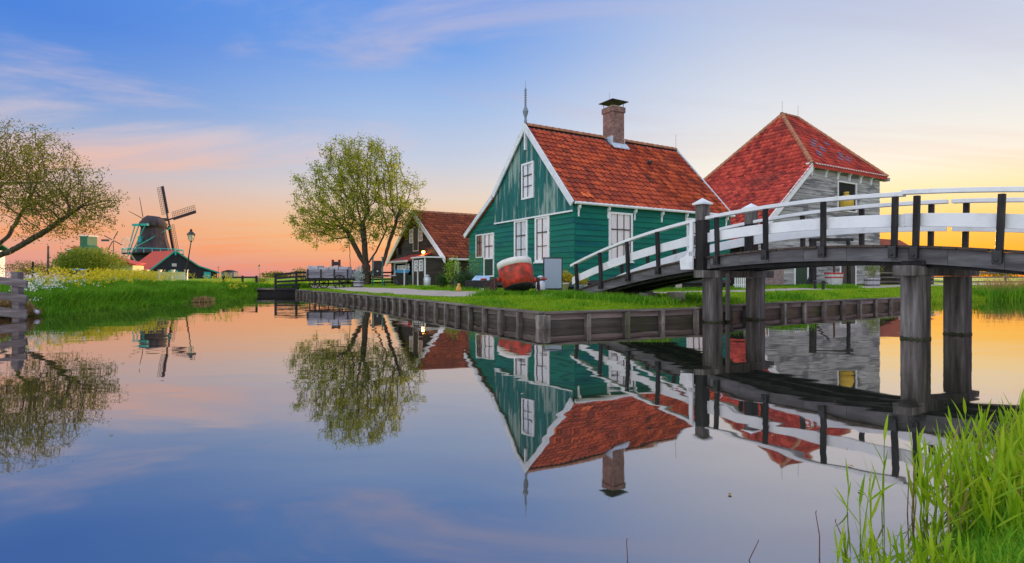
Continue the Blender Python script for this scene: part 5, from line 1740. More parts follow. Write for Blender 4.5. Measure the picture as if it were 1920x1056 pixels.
for i, (x, y, lab) in enumerate(((15.75, 29.4, "short black iron post left of the hoist on the lawn"), (15.2, 27.6, "short black iron post nearest the canal below the hoist"))):
    b = thing("mooring_post", lab, "mooring post", (x, y, .38), 0, "mooring posts under the bridge")
    MB().lathe([(.06, -.1), (.06, .38), (.1, .4), (.1, .46), (.02, .5)], 10).build("bollard", "iron_black", b)
    MB().bar((-.22, 0, .36), (.22, 0, .36), .05, .05).build("cross_bar", "iron_black", b)

nb_ = thing("notice_board", "dark notice board between two green posts near the black barn", "notice board", (-8.7, 36.6, .38), R(4))
for s_ in (-.31, .31):
    p_ = MB().box(s_ - .04, s_ + .04, -.04, .04, -.1, 1.92).build("post", "green_trim", nb_)
    MB().box(s_ - .08, s_ + .08, -.08, .08, 1.922, 1.97).build("post_cap", "green_trim", p_)
MB().box(-.25, .25, -.03, .03, .7, 1.72).build("board", "fence_black", nb_)
MB().lathe([(.05, 0), (.05, .01)], 12, mat=Matrix.Translation((0, -.035, 1.05)) @ Matrix.Rotation(R(90), 4, "X")).build("badge", "steel_pale", nb_)
MB().box(-.36, .36, -.05, .05, .6, .68).build("shelf", "fence_black", nb_)
for x, y, lab in ((-6.95, 36.5, "thin pale post left of the black barn porch"), (-6.05, 36.3, "thin pale post in front of the barn porch counter")):
    w_ = thing("thin_post", lab, "post", (x, y, .38), 0, "thin posts along the path")
    MB().tube([(0, 0, -.1), (0, 0, 1.25)], .045, 8).build("shaft", "barrel_white", w_)
    MB().lathe([(.05, 1.25), (.05, 1.29), (.01, 1.31)], 8).build("cap", "metal_dark", w_)
bn = thing("feed_bin", "dark bin with bright blue lid against the black barn", "bin", (-7.5, 38.6, .38), R(15))
MB().box(-.4, .4, -.3, .3, 0, .95).build("box", "fence_black", bn, bevel=.02)
MB().prism([(-.52, -.4, 1.16), (.52, -.4, 1.16), (.4, -.34, .96), (-.4, -.34, .96)], (0, .7, 0)).build("lid", "blue_cover", bn)
c2 = thing("milk_churn", "white milk churn standing by the black barn wing", "milk churn", (-5.75, 38.3, .38))
MB().lathe([(.2, 0), (.24, .05), (.24, .52), (.13, .68), (.12, .74)], 18).build("body", "steel_pale", c2, True)
MB().lathe([(.15, .74), (.155, .8), (.03, .84)], 18).build("lid", "steel_pale", c2, True)
for s_ in (-1, 1):
    MB().tube([(s_ * .13, 0, .68), (s_ * .24, 0, .64), (s_ * .24, 0, .5)], .015, 6).build("handle", "steel_pale", c2)
bt = thing("bench", "low dark bench right of the notice board", "bench", (-7.9, 36.9, .38), R(10))
MB().box(-.45, .45, -.15, .15, .38, .44).build("seat", "metal_dark", bt)
for s_ in (-.4, .4):
    MB().box(s_ - .04, s_ + .04, -.13, .13, -.05, .38).build("leg", "metal_dark", bt)


# plank fences
def plank_fence(label, pts, tops, nrails, mat, postmat, h0=.12, w=.13, name="plank_fence", post=.1, gz=None, zbase=.0):
    t = thing(name, label, "fence", (pts[0][0], pts[0][1], 0))
    o = Vector((pts[0][0], pts[0][1], 0))
    for i, p in enumerate(pts):
        P = Vector((p[0], p[1], 0)) - o
        MB().box(P.x - post / 2, P.x + post / 2, P.y - post / 2, P.y + post / 2, zbase, tops[i] + .05).build("post", postmat, t)
    for i in range(len(pts) - 1):
        a, b = Vector((*pts[i], 0)) - o, Vector((*pts[i + 1], 0)) - o
        d = (b - a).normalized()
        nn = Vector((d.y, -d.x, 0)) * (post / 2 + .022)
        if (nn + a + o).length > (a + o - nn).length:
            nn = -nn
        for r in range(nrails):
            f_ = r / (nrails - 1) if nrails > 1 else 1
            za = zbase + h0 + (tops[i] - zbase - h0 - w / 2) * f_
            zb = zbase + h0 + (tops[i + 1] - zbase - h0 - w / 2) * f_
            MB().bar(a + nn + Vector((0, 0, za)) - d * .06, b + nn + Vector((0, 0, zb)) + d * .06, .035, w).build("rail", mat, t)
    return t


plank_fence("black five rail fence crossing the canal end and running behind the cart", [(-13.55, 32.4), (-12.55, 32.9), (-12.75, 36.6), (-12.3, 40.2), (-11.0, 44), (-9.9, 46.6)], [1.22, 1.36, 1.4, 1.42, 1.45, 1.5], 5, "fence_black", "fence_black", zbase=.22, h0=.14, w=.12)
plank_fence("short black two rail fence at the left end of the footbridge", [(-17.6, 34.5), (-16.4, 34.4), (-15.5, 34.3)], [1.06, 1.08, 1.08], 2, "fence_black", "fence_black", zbase=.35, h0=.3, w=.1)

gf = thing("weathered_fence", "grey weathered plank fence standing at the water's left edge", "fence", (-11.66, 13.2, 0))
MB().bar((.07, .1, -.6), (.02, .1, 1.14), .17, .17, up=(0, 1, 0)).build("post", "fence_grey", gf, bevel=.02)
MB().bar((-1.75, .1, -.6), (-1.78, .1, 1.3), .17, .17, up=(0, 1, 0)).build("post", "fence_grey", gf, bevel=.02)
for z0, z1 in ((1.22, .85), (.85, .5), (.42, .14)):
    MB().bar((-2.4, 0, z0 + .02), (.34, 0, z1), .05, .175 if z0 > .5 else .21).build("rail", "fence_grey", gf, bevel=.012)
pp = thing("drain_pipe", "short pale drain pipe sticking out of the left bank by the weathered fence", "pipe", (-12.3, 14.5, .12))
MB().tube([(-.25, .3, .05), (.1, .02, 0)], .04, 10).build("pipe", "steel_pale", pp, True)
MB().tube([(.09, .03, .002), (.14, -.01, -.002)], .05, 10).build("collar", "steel_pale", pp, True)


# street lamp
def street_lamp(label, loc, h, lean=0.0, s=1.0, group=None):
    t = thing("street_lamp", label, "street lamp", loc, 0, group)
    top = Vector((lean, 0, h))
    MB().tube([(0, 0, -.2), (0, 0, .5), tuple(Vector((0, 0, .5)).lerp(top, .5)), tuple(top)], [.09 * s, .065 * s, .05 * s, .04 * s], 10).build("pole", "iron_black", t)
    MB().lathe([(.05 * s, h), (.1 * s, h + .04 * s), (.05 * s, h + .08 * s)], 8, (lean, 0, 0)).build("collar", "iron_black", t)
    MB().lathe([(.12 * s, h + .1 * s), (.25 * s, h + .56 * s)], 4, (lean, 0, 0), rot=math.pi / 4).build("lantern", "lamp_glass", t)
    m = MB()
    for k_ in range(4):
        a = math.pi / 4 + k_ * math.pi / 2
        m.bar((lean + .125 * s * math.cos(a), .125 * s * math.sin(a), h + .08 * s), (lean + .26 * s * math.cos(a), .26 * s * math.sin(a), h + .57 * s), .025 * s, .025 * s)
    m.build("lantern_frame", "iron_black", t)
    MB().lathe([(.34 * s, h + .56 * s), (.2 * s, h + .72 * s), (.1 * s, h + .82 * s), (.08 * s, h + .88 * s), (.11 * s, h + .92 * s), (.02 * s, h + 1.02 * s)], 8, (lean, 0, 0)).build("roof", "iron_black", t)
    return t


street_lamp("black street lamp with square glass lantern on the left bank by the windmill", (-19.6, 34.0, .8), 2.35, .3, .78)
street_lamp("tiny far street lamp on the horizon left of the plank fence", (-38, 85, .9), 1.5, 0, .6)


# windmill
def windmill():
    t = thing("windmill", "thatched windmill with teal tail poles and gallery on the far left", "windmill", (-66.6, 105, .9), R(75))
    MB().lathe([(4.0, -1), (3.7, 4.3)], 8, rot=R(22)).build("base", "mill_board", t)
    MB().lathe([(3.25, 4.75), (2.75, 5.6), (2.35, 7), (2.1, 8.4), (1.95, 9.6)], 8, rot=R(10)).build("thatched_body", "thatch", t)
    g = MB().lathe([(4.9, 4.45), (4.95, 4.6), (3.0, 4.62)], 16).build("gallery", "mill_board", t)
    m = MB()
    for k_ in range(24):
        a = k_ * math.pi / 12
        x, y = 4.85 * math.cos(a), 4.85 * math.sin(a)
        m.bar((x, y, 4.6), (x, y, 5.35), .07, .07)
    for z in (5.35,):
        pts_ = [(4.85 * math.cos(a), 4.85 * math.sin(a), z) for a in np.linspace(0, 2 * math.pi, 25)]
        m.tube(pts_, .07, 4)
    m.build("railing", "teal_light", g)
    m = MB()
    for k_ in range(8):
        a = k_ * math.pi / 4
        m.bar((3.6 * math.cos(a), 3.6 * math.sin(a), 3.0), (4.7 * math.cos(a), 4.7 * math.sin(a), 4.45), .18, .18)
    m.build("gallery_struts", "cream_white", g)
    # cap
    c = MB()
    ring = []
    for (z, rx, ry) in ((9.4, 2.2, 2.0), (10.1, 2.5, 2.15), (11.15, 1.75, 1.3), (11.55, 1.3, .3)):
        for k_ in range(14):
            a = k_ * 2 * math.pi / 14
            ring.append((rx * math.cos(a), ry * math.sin(a), z))
    fs = [(i * 14 + k_, i * 14 + (k_ + 1) % 14, (i + 1) * 14 + (k_ + 1) % 14, (i + 1) * 14 + k_) for i in range(3) for k_ in range(14)]
    fs += [tuple(range(13, -1, -1)), tuple(42 + k_ for k_ in range(14))]
    cp = c.add(ring, fs).build("cap", "thatch", t, True)
    MB().box(-2.9, -2.5, -1.7, 1.7, 9.5, 9.9).box(2.0, 2.3, -1.5, 1.5, 9.3, 9.6).build("cap_beam", "teal_paint", cp)
    # sails: cross in a plane facing +x
    hub = Vector((3.2, 0, 11.2))
    MB().tube([(1.2, 0, 11.0), tuple(hub)], [.35, .3], 8).build("windshaft", "mill_board", t)
    for k_, ang in enumerate((77, 167, 347, 257)):
        a = R(ang)
        d = Vector((0, math.cos(a), math.sin(a)))
        e = Vector((0, math.sin(a), -math.cos(a)))
        L = 6.6
        sail = MB().bar(hub + Vector((.1 * (k_ % 2), 0, 0)), hub + d * L, .22, .22).build("sail", "mill_board", t)
        MB().prism([hub + d * 1.2 - e * .1, hub + d * L - e * .1, hub + d * L - e * .42, hub + d * 1.2 - e * .42], (.08, 0, 0)).build("sail_board", "sail_cloth", sail)
        m = MB()
        for j in range(14):
            s0 = 1.2 + (L - 1.2) * j / 13
            m.bar(hub + d * s0, hub + d * s0 + e * 1.15, .045, .045)
        for q in (.4, .78, 1.15):
            m.bar(hub + d * 1.2 + e * q, hub + d * L + e * q, .045, .045)
        m.build("sail_lattice", "sail_cloth", sail)
    # tail poles
    for (p, q) in (((-2.7, 1.2, 9.8), (-4.9, .5, 4.4)), ((-2.7, -1.2, 9.8), (-4.9, -.5, 4.4)), ((1.9, -2.2, 9.6), (-4.7, -1.2, 5.6)), ((-2.9, 0, 9.9), (-5.2, 0, 3.9))):
        MB().bar(p, q, .13, .13).build("tail_pole", "teal_paint", t)
    m = MB()
    m.tube([(-5.3, .3 + 1.0 * math.cos(a), 6.2 + 1.0 * math.sin(a)) for a in np.linspace(0, 2 * math.pi, 17)], .07, 4)
    for k_ in range(6):
        a = k_ * math.pi / 3
        m.bar((-5.3, .3, 6.2), (-5.3, .3 + math.cos(a), 6.2 + math.sin(a)), .05, .05)
    m.build("winding_wheel", "cream_white", t)
    for p, q in (((-2.2, 0, 11.2), (-4.3, -1.6, 14.4)), ((-2.3, 0, 10.9), (-6.4, -1.6, 11.7))):
        MB().tube([p, q], [.07, .04], 5).build("rod", "mill_board", t)
    MB().box(-2.95, -2.55, -.35, .35, 6.5, 7.6).build("hatch", "teal_paint", t)
    return t


windmill()


def side_mill():
    """a second mill stands left of the frame; one sail reaches into view behind the old tree"""
    t = thing("windmill", "windmill whose dark level lattice sail shows behind the old tree at the left edge", "windmill", (-60.2, 60, .8))
    MB().lathe([(3.4, -1), (3.2, 3.5), (2.6, 6), (2.1, 9)], 8).build("thatched_body", "thatch", t)
    MB().lathe([(2.2, 9.0), (2.4, 9.7), (1.6, 10.6), (.4, 11.1)], 10).build("cap", "thatch", t)
    hub = Vector((0, -2.9, 9.5))
    MB().tube([(0, -1, 9.5), tuple(hub)], .3, 8).build("windshaft", "mill_board", t)
    for k_ in range(4):
        a = R(1.5 + 90 * k_)
        d, e = Vector((math.cos(a), 0, math.sin(a))), Vector((-math.sin(a), 0, math.cos(a)))
        L = 12.6
        if k_ == 3:
            L = 8.2
        sail = MB().bar(hub, hub + d * L, .2, .22).build("sail", "mill_board", t)
        m = MB()
        for j in range(18):
            s0 = 2 + (L - 2) * j / 17
            m.bar(hub + d * s0, hub + d * s0 + e * .95, .04, .04)
        for q in (.45, .95):
            m.bar(hub + d * 2 + e * q, hub + d * L + e * q, .04, .04)
        m.build("sail_lattice", "sail_cloth", sail)


side_mill()


def mill_barn():
    t = thing("mill_barn", "black barn with red roof and teal edges at the foot of the windmill", "barn", (-56.9, 94.9, .9), R(58))
    # gable facing the camera (-y), asymmetrical roof
    prof = [(-3.4, 0), (-3.4, 1.5), (.25, 4.5), (4.2, 2.0), (7.6, .95), (7.6, 0)]
    MB().prism([(x, 0, z) for x, z in prof], (0, 7, 0)).build("wall", "mill_board", t)
    MB().prism([(-3.9, -.2, 1.25), (.25, -.2, 4.7), (.25, -.2, 4.5), (-3.7, -.2, 1.1)], (0, 7.5, 0)).build("roof", "red_roof", t)
    MB().prism([(.25, -.2, 4.7), (4.2, -.2, 2.2), (7.8, -.2, 1.05), (7.8, -.2, .92), (4.2, -.2, 2.05), (.25, -.2, 4.5)], (0, 7.5, 0)).build("roof", "red_roof", t)
    m = MB()
    for a, b in (((-3.9, 1.2), (.25, 4.62)), ((.25, 4.62), (4.2, 2.12)), ((4.2, 2.12), (7.9, .98))):
        m.bar((a[0], -.28, a[1]), (b[0], -.28, b[1]), .08, .22)
    m.build("edge_trim", "teal_paint", t)
    MB().box(.15, .35, -.36, -.24, 3.9, 4.75).build("king_post", "teal_light", t)
    for x0, x1, z1 in ((-.8, .75, 1.35), (5.2, 6.4, 1.15)):
        d = MB().box(x0, x1, -.06, 0, 0, z1).build("door", "teal_light", t)
        MB().box((x0 + x1) / 2 - .03, (x0 + x1) / 2 + .03, -.08, -.06, 0, z1).build("door_seam", "teal_paint", d)
    w = MB().box(-.2, .55, -.06, 0, 2.0, 2.5).build("window", "steel_pale", t)
    MB().box(.15, .2, -.08, -.06, 2.0, 2.5).build("glazing_bar", "cream_white", w)
    # side roof slope towards the left
    s = MB().prism([(-3.9, 0.3, 1.25), (-3.3, .3, 1.75), (-3.3, 6.9, 1.75), (-3.9, 6.9, 1.25)], (0, 0, .08)).build("side_eave", "red_roof", t)
    return t


mill_barn()


def cream_shed():
    t = thing("cream_shed", "cream shed with red roof and green curved gable behind the wide bush", "shed", (-49.6, 68, .85), R(20))
    MB().box(-3.0, 3.4, 0, 5, -.2, 1.7).build("wall", "cream_paint", t)
    MB().prism([(-3.3, -.3, 3.9), (-3.3, 2.5, 3.9), (3.8, 2.5, 2.0), (3.8, -.3, 1.75)], (0, 2.5, 0)).build("roof_back", "red_roof", t)
    MB().prism([(-3.4, -.35, 1.7), (3.8, -.35, 1.7), (3.8, 2.6, 1.7), (-3.4, 2.6, 4.0)], (0, 0, .12)).build("roof", "red_roof", t)
    pts = [(-3.0, 1.6)] + [(-3.0 + 3.2 * (1 - math.cos(a)) * .5 + 1.6 * math.sin(a) * .6, 1.6 + 1.9 * math.cos(a)) for a in np.linspace(0, math.pi / 2, 8)]
    MB().prism([(x, -.5, z) for x, z in pts], (0, .12, 0)).build("curved_gable", "green_roof", t)
    m = MB()
    arc = pts[1:]
    for a, b in zip(arc[:-1], arc[1:]):
        m.bar((a[0], -.56, a[1]), (b[0], -.56, b[1]), .12, .14)
    m.build("white_edge", "white_paint", t)
    for x in (1.2, 1.7):
        MB().box(x - .16, x + .16, -.3, -.08, -.2, 1.75).build("pilaster", "cream_white", t)
    return t


cream_shed()
gs = thing("green_gable_house", "green gabled house top rising behind the wide rounded bush", "house", (-47.0, 62, .8), R(-10))
MB().prism([(-1.9, 0, 0), (-1.9, 0, 2.2), (-.45, 0, 3.8), (-.45, 0, 4.75), (.5, 0, 4.75), (.5, 0, 3.8), (1.9, 0, 2.2), (1.9, 0, 0)], (0, 1.2, 0)).build("gable", "green_roof", gs)
MB().box(-.52, .57, -.1, 1.3, 4.75, 4.86).build("gable_cap", "white_weathered", gs)
hut = thing("teal_hut", "white hut with teal green roof at the left edge behind the old tree", "house", (-40.0, 40, .8), R(25))
MB().box(-2.5, 2.0, 0, 4, -.2, 2.3).build("wall", "white_weathered", hut)
MB().prism([(-2.9, -.4, 2.2), (2.4, -.4, 2.2), (1.3, 1.6, 3.6), (-2.2, 1.6, 3.6)], (0, .06, .08)).build("roof", "green_roof", hut)
MB().prism([(-2.9, 4.4, 2.2), (2.4, 4.4, 2.2), (1.3, 1.66, 3.68), (-2.2, 1.66, 3.68)], (0, .06, .08)).build("roof", "green_roof", hut)
w_ = MB().box(.3, 1.3, -.05, 0, .9, 1.9).build("window", "sash", hut)
MB().box(.25, 1.35, -.07, -.045, .84, .9).build("sill", "white_paint", hut)

pf_ = thing("cream_fence", "cream panel fence with pale posts in front of the windmill base", "fence", (-49.5, 74, .85))
for i in range(5):
    x = i * 1.72
    p_ = MB().box(x - .14, x + .14, -.14, .14, -.2, 1.1 + .02 * (i % 2)).build("post", "cream_white", pf_)
    MB().box(x - .2, x + .2, -.2, .2, 1.122, 1.2).build("post_cap", "cream_white", p_)
    if i < 4:
        for k_ in range(4):
            MB().box(x + .15 + k_ * .355, x + .15 + (k_ + 1) * .355 - .02, -.03, .03, -.1, .92).build("panel", "cream_paint", pf_)
eb = thing("green_cabinet", "dark green utility cabinet in front of the wide rounded bush", "cabinet", (-25.6, 33.5, .78), R(-12))
MB().box(-.22, .22, -.2, .2, -.1, .68).build("body", "door_green", eb, bevel=.01)
MB().prism([(-.25, -.24, .68), (.25, -.24, .68), (.25, -.24, .72), (-.25, -.24, .76)], (0, .48, 0)).build("lid", "blue_cover", eb)
for x, y, h, lab in ((-28.0, 33, 1.15, "stout brown wooden pole under the old tree's limb"), (-27.6, 33.6, 2.1, "tall thin pale pole just right of the stout brown pole")):
    p_ = thing("wooden_pole", lab, "pole", (x, y, .75))
    MB().tube([(0, 0, -.2), (.04, 0, h)], [.07, .05], 7).build("shaft", "bark" if h < 1.5 else "fence_grey", p_)
    MB().lathe([(.06, h), (.06, h + .03), (.01, h + .05)], 7, (.04, 0, 0)).build("cap", "metal_dark", p_)
wv = thing("wind_vane", "small four bladed wind pump standing behind the cream shed", "wind pump", (-58.5, 83, .9))
MB().tube([(0, 0, 0), (0, 0, 5.6)], [.1, .06], 6).build("mast", "metal_dark", wv)
for k_ in range(4):
    a = R(62 + 90 * k_)
    MB().bar((.15 * math.cos(a), -.1, 5.6 + .15 * math.sin(a)), (1.5 * math.cos(a), -.1, 5.6 + 1.5 * math.sin(a)), .12, .04, up=(0, 1, 0)).build("blade", "metal_dark", wv)
MB().box(-1.8, -.6, -.02, .02, 5.45, 5.75).build("tail_fin", "metal_dark", wv)
for x, y, h, lab in ((-53.5, 103, 2.2, "thin dark mast right of the mill barn on the horizon"),):
    p_ = thing("mast", lab, "mast", (x, y, .95))
    MB().tube([(0, 0, 0), (0, 0, h)], [.06, .03], 5).build("shaft", "metal_dark", p_)
    MB().bar((-.2, 0, h - .3), (.2, 0, h - .3), .04, .04).build("cross_arm", "metal_dark", p_)
for x, y, w, h, mt, lab in ((-56.5, 105, 1.6, 1.0, "thatch", "small brown shed on the horizon right of the mill barn"), (-49.3, 98, 2.2, 1.1, "cart_wood", "small grey shed on the horizon left of the street lamp")):
    p_ = thing("far_shed", lab, "shed", (x, y, .92))
    MB().box(-w / 2, w / 2, 0, 1.5, 0, h).build("wall", mt, p_)
    MB().prism([(-w / 2 - .1, -.1, h), (w / 2 + .1, -.1, h), (0, -.1, h + .35)], (0, 1.7, 0)).build("roof", "fence_black", p_)
    MB().box(-w / 2 + .1, -w / 2 + .6, -.03, 0, 0, h * .8).build("door", "green_trim", p_)

# black cottage beyond the grey barn
ct = thing("black_cottage", "small black cottage with white window beyond the grey barn corner", "cottage", (34, 50, .4), TH)
MB().prism([(0, 0, -.2), (0, 0, 2.2), (0, 3, 4.2), (0, 6, 2.2), (0, 6, -.2)], (7, 0, 0)).build("wall", "black_board", ct)
MB().prism([(-.2, -.3, 2.05), (-.2, 3, 4.35), (-.2, 6.3, 2.05), (-.2, 3, 4.2)], (7.4, 0, 0)).build("roof", "tile_brown", ct)
MB().box(-.3, 7.3, -.4, -.3, 1.95, 2.1).build("gutter", "white_paint", ct)
for x0 in (.5, 2.3, 4.5):
    window(ct, x0, -.01, .9, .9, .9, "y", 2, 2, frame=.09, bar=.05, curtain="curtain", mats=("white_paint", "white_paint"))
pk = thing("picket_fence", "short white picket fence between the green house and the grey barn", "fence", (11.9, 30.2, .38), TH)
for k_ in range(9):
    MB().prism([(k_ * .17, 0, 0), (k_ * .17 + .1, 0, 0), (k_ * .17 + .1, 0, .85), (k_ * .17 + .05, 0, .95), (k_ * .17, 0, .85)], (0, .03, 0)).build("picket", "white_paint", pk)
for z in (.2, .65):
    MB().box(-.05, 1.55, .03, .07, z, z + .08).build("rail", "white_paint", pk)
# far fences and trees on the right
rf = plank_fence("long grey rail fence across the meadow right of the bridge piles", [(30 + 4.2 * i, 50 - .4 * i) for i in range(9)], [1.5] * 9, 3, "fence_grey", "fence_grey", zbase=.4, h0=.25, w=.12)
bush("far_tree", "orange lit round far tree on the right horizon behind the handrail", (92, 128, .7), 2.6, 2.5, 3.6, 900, .5, "leaf_old", cat="tree", stems=5)
for i, (x, y, rx, lab) in enumerate(((118, 135, 7, "low far tree row at the right edge of the horizon"), (-62, 150, 5, "tiny far tree clump on the horizon left of the far lamp"), (-52, 165, 4, "tiny far tree clump on the horizon right of the far lamp"))):
    bush("far_tree", lab, (x, y, .7), rx, 3, 1.6 if x > 0 else 1.1, 900, .5, "leaf_old", cat="tree", stems=6)


# ------------------------------------------------------------------ grass, flowers, reeds
def scatter(n, xr, yr, w=None):
    P = np.stack([rng.uniform(*xr, n), rng.uniform(*yr, n)], 1)
    P = P[~inside(P, wpoly)]
    return P


def lift(P, dz=-.02):
    return np.column_stack([P, ground_z(P) + dz])


HOUSES = [(2.66, 23.9, 0, 9.9, 0, 9.9), (20.94, 40, -7.2, 9.65, 0, 8.9), (-4.45, 39, -1.6, 12, 0, 11.6)]


def off_houses(P):
    k = np.ones(len(P), bool)
    for cx, cy, x0, x1, y0, y1 in HOUSES:
        lx = (P[:, 0] - cx) * math.cos(TH) + (P[:, 1] - cy) * math.sin(TH)
        ly = -(P[:, 0] - cx) * math.sin(TH) + (P[:, 1] - cy) * math.cos(TH)
        k &= ~((lx > x0) & (lx < x1) & (ly > y0) & (ly < y1))
    return k


# mown lawn, denser towards the camera
n = 420000
D_ = 11 + 34 * rng.uniform(0, 1, n) ** 1.7
X_ = rng.uniform(-.45, .92, n) * D_
P = np.stack([X_, D_], 1)
P = P[~inside(P, wpoly)]
P = P[(dist_to(P, SHORE_L) > 1.5) & (P[:, 0] > -13 - (P[:, 1] - 33).clip(0) * 0) & off_houses(P) & ~on_path(P, .0)][:170000]
P_lawn = P[:60000][P[:60000, 1] < 24]
patchy = .55 + .45 * np.sin(P[:, 0] * .9 + 2 * np.sin(P[:, 1] * .5)) * np.sin(P[:, 1] * .8)
blades("lawn_grass", lift(P), (.035 + .05 * rng.uniform(0, 1, len(P))) * (1 + .5 * patchy), .011 + .012 * (P[:, 1] / 25), .8, "grass")["label"] = "short mown green grass of the lawn in front of the houses"
# fringe hanging over the cap boards
fr_ = []
for a, b in zip(HARD[:-1], HARD[1:]):
    L_ = math.dist(a, b)
    k_ = int(L_ * 190)
    t_ = rng.uniform(0, 1, (k_, 1))
    q = np.array(a) + (np.array(b) - np.array(a)) * t_
    nn = np.array([-(b[1] - a[1]), b[0] - a[0]]) / L_
    q = q + nn * rng.uniform(.05, .3, (k_, 1))
    fr_.append(q)
P = np.concatenate(fr_)
P = P[(np.sin(P[:, 0] * 2.1) * np.sin(P[:, 1] * 1.7 + 1) + rng.uniform(-.6, .9, len(P))) > 0]
Z = np.full(len(P), .315)
blades("edge_grass", np.column_stack([P, Z]), rng.uniform(.04, .13, len(P)), .014, 1.2, "grass")["label"] = "ragged grass growing along the revetment edge"


def clump(name, label, centres, n, h, w, lean, mat, sig):
    C_ = np.array(centres, float)
    i = rng.integers(0, len(C_), n)
    P = C_[i][:, :2] + rng.normal(size=(n, 2)) * sig
    P = P[~inside(P, wpoly)]
    o = blades(name, lift(P), rng.uniform(h[0], h[1], len(P)), w, lean, mat)
    o["label"] = label
    return o


cs, sn = math.cos(TH), math.sin(TH)


def bl(x, y):       # bridge frame to world
    return (4.36 + x * cs - y * sn, 12.9 + x * sn + y * cs)


clump("ramp_grass", "long grass tufts round the foot of the footbridge ramp", [bl(-.45, 4.6), bl(-.5, 4.2), bl(-.35, 3.6), bl(-.3, 3.0), bl(-.4, 2.3), bl(-.35, 1.6), bl(-.3, 1.1), bl(.1, 4.9), bl(.8, 2.5), bl(1.9, 2.2), bl(2.2, 1.3), bl(-.5, 4.4)], 9000, (.1, .34), .02, .8, "tall_grass", .24)
clump("kettle_grass", "long grass round the legs of the red kettle", [(-.6, 18.7), (-.1, 18.6), (.4, 18.8), (.9, 19.2), (1.1, 19.6), (-.9, 18.9)], 5000, (.08, .26), .02, .8, "tall_grass", .24)
clump("tub_grass", "long grass round the red hooped tub and hoist post", [(17.6, 30.5), (17.0, 30.6), (18.2, 30.9), (16.6, 30.8), (8.2, 17.0)], 4500, (.1, .4), .03, .8, "tall_grass", .4)
clump("house_edge_grass", "weeds along the foot of the house and barn walls", [(3.0 + i * .7, 23.6 + i * .42) for i in range(13)] + [(14.5 + i * 1.0, 35.8 + i * .6) for i in range(8)] + [(-4, 28.2), (-3, 26.6), (-2, 26), (-5, 31), (-1, 25.6)], 7000, (.06, .25), .025, .8, "tall_grass", .3)

tc_ = rng.choice(len(P_lawn), 46)
clump("lawn_tufts", "darker grass tufts scattered over the lawn", P_lawn[tc_], 5200, (.06, .2), .018, .9, "tall_grass", .13)
# tall meadow bank on the left
n = 150000
P = np.stack([-12.3 - 7 * rng.uniform(0, 1, n) ** 1.4, rng.uniform(13.9, 34.5, n)], 1)
P = P[~inside(P, wpoly)][:95000]
dl = dist_to(P, SHORE_L)
hh = rng.uniform(.22, .5, len(P)) * (.75 + .45 * np.sin(P[:, 1] * 1.1 + 1.2 * np.sin(P[:, 0] * 1.3)) ** 2) * np.where(dl < .5, .85, 1)
blades("bank_grass", lift(P, -.05), hh, .028, .75, "tall_grass")["label"] = "tall lush green grass covering the left canal bank"
P = scatter(60000, (-60, -16), (18, 62))[:45000]
blades("field_grass", lift(P, -.04), rng.uniform(.08, .24, len(P)), .05, .8, "grass")["label"] = "meadow grass on the left beyond the bank"
P = np.stack([rng.uniform(-11.6, -10.9, 1500) - .6, rng.uniform(13.6, 15.0, 1500)], 1)
P = P[~inside(P, wpoly)]
P2 = np.concatenate([P, np.stack([rng.uniform(-13.6, -12.3, 1600), rng.uniform(13.7, 14.8, 1600)], 1)])
blades("dry_bank_grass", np.column_stack([P2, np.maximum(ground_z(P2), .02)]), rng.uniform(.1, .34, len(P2)), .025, 1.6, "dry_grass")["label"] = "dry straw coloured grass by the weathered fence"
P = np.stack([-12.9 + rng.normal(size=500) * .12, 23.6 + rng.normal(size=500) * .3], 1)
blades("dry_tuft", np.column_stack([P, np.full(500, .02)]), rng.uniform(.1, .3, 500), .03, 1.2, "dry_grass")["label"] = "small straw coloured tuft at the waterline of the left bank"


def flowers(name, label, C_, n, sig, hrange, mat, size, per):
    C_ = np.array(C_, float)
    i = rng.integers(0, len(C_), n)
    P = C_[i] + rng.normal(size=(n, 2)) * np.array(sig)
    P = P[~inside(P, wpoly)]
    z0 = ground_z(P)
    h = rng.uniform(*hrange, len(P))
    st = blades(name + "_stems", np.column_stack([P, z0 - .03]), h, .012, .05, "tall_grass", taper=1.0)
    st["label"] = "stems of the " + label
    top = np.repeat(np.column_stack([P, z0 + h - .03]), per, 0) + rng.normal(size=(len(P) * per, 3)) * np.array([.05, .05, .035])
    o = leaves(name, top, size, mat, None, aspect=.9, kind="stuff")
    o["label"] = label


flowers("yellow_flowers", "yellow rapeseed flowers along the top of the left bank", [(-14.6 - .28 * k_, 18.0 + .75 * k_) for k_ in range(15)] + [(-15.8, 24.5), (-16.2, 25.5), (-16.6, 26.5), (-14.5, 29.5), (-14.9, 28.5), (-15.2, 23.5)], 620, (.5, .6), (.45, .85), "flower_yellow", .055, 9)
flowers("white_flowers", "white cow parsley flowers on the left bank near the weathered fence", [(-13.6 - .2 * k_, 15.4 + .42 * k_) for k_ in range(9)], 110, (.55, .45), (.35, .75), "flower_white", .04, 10)

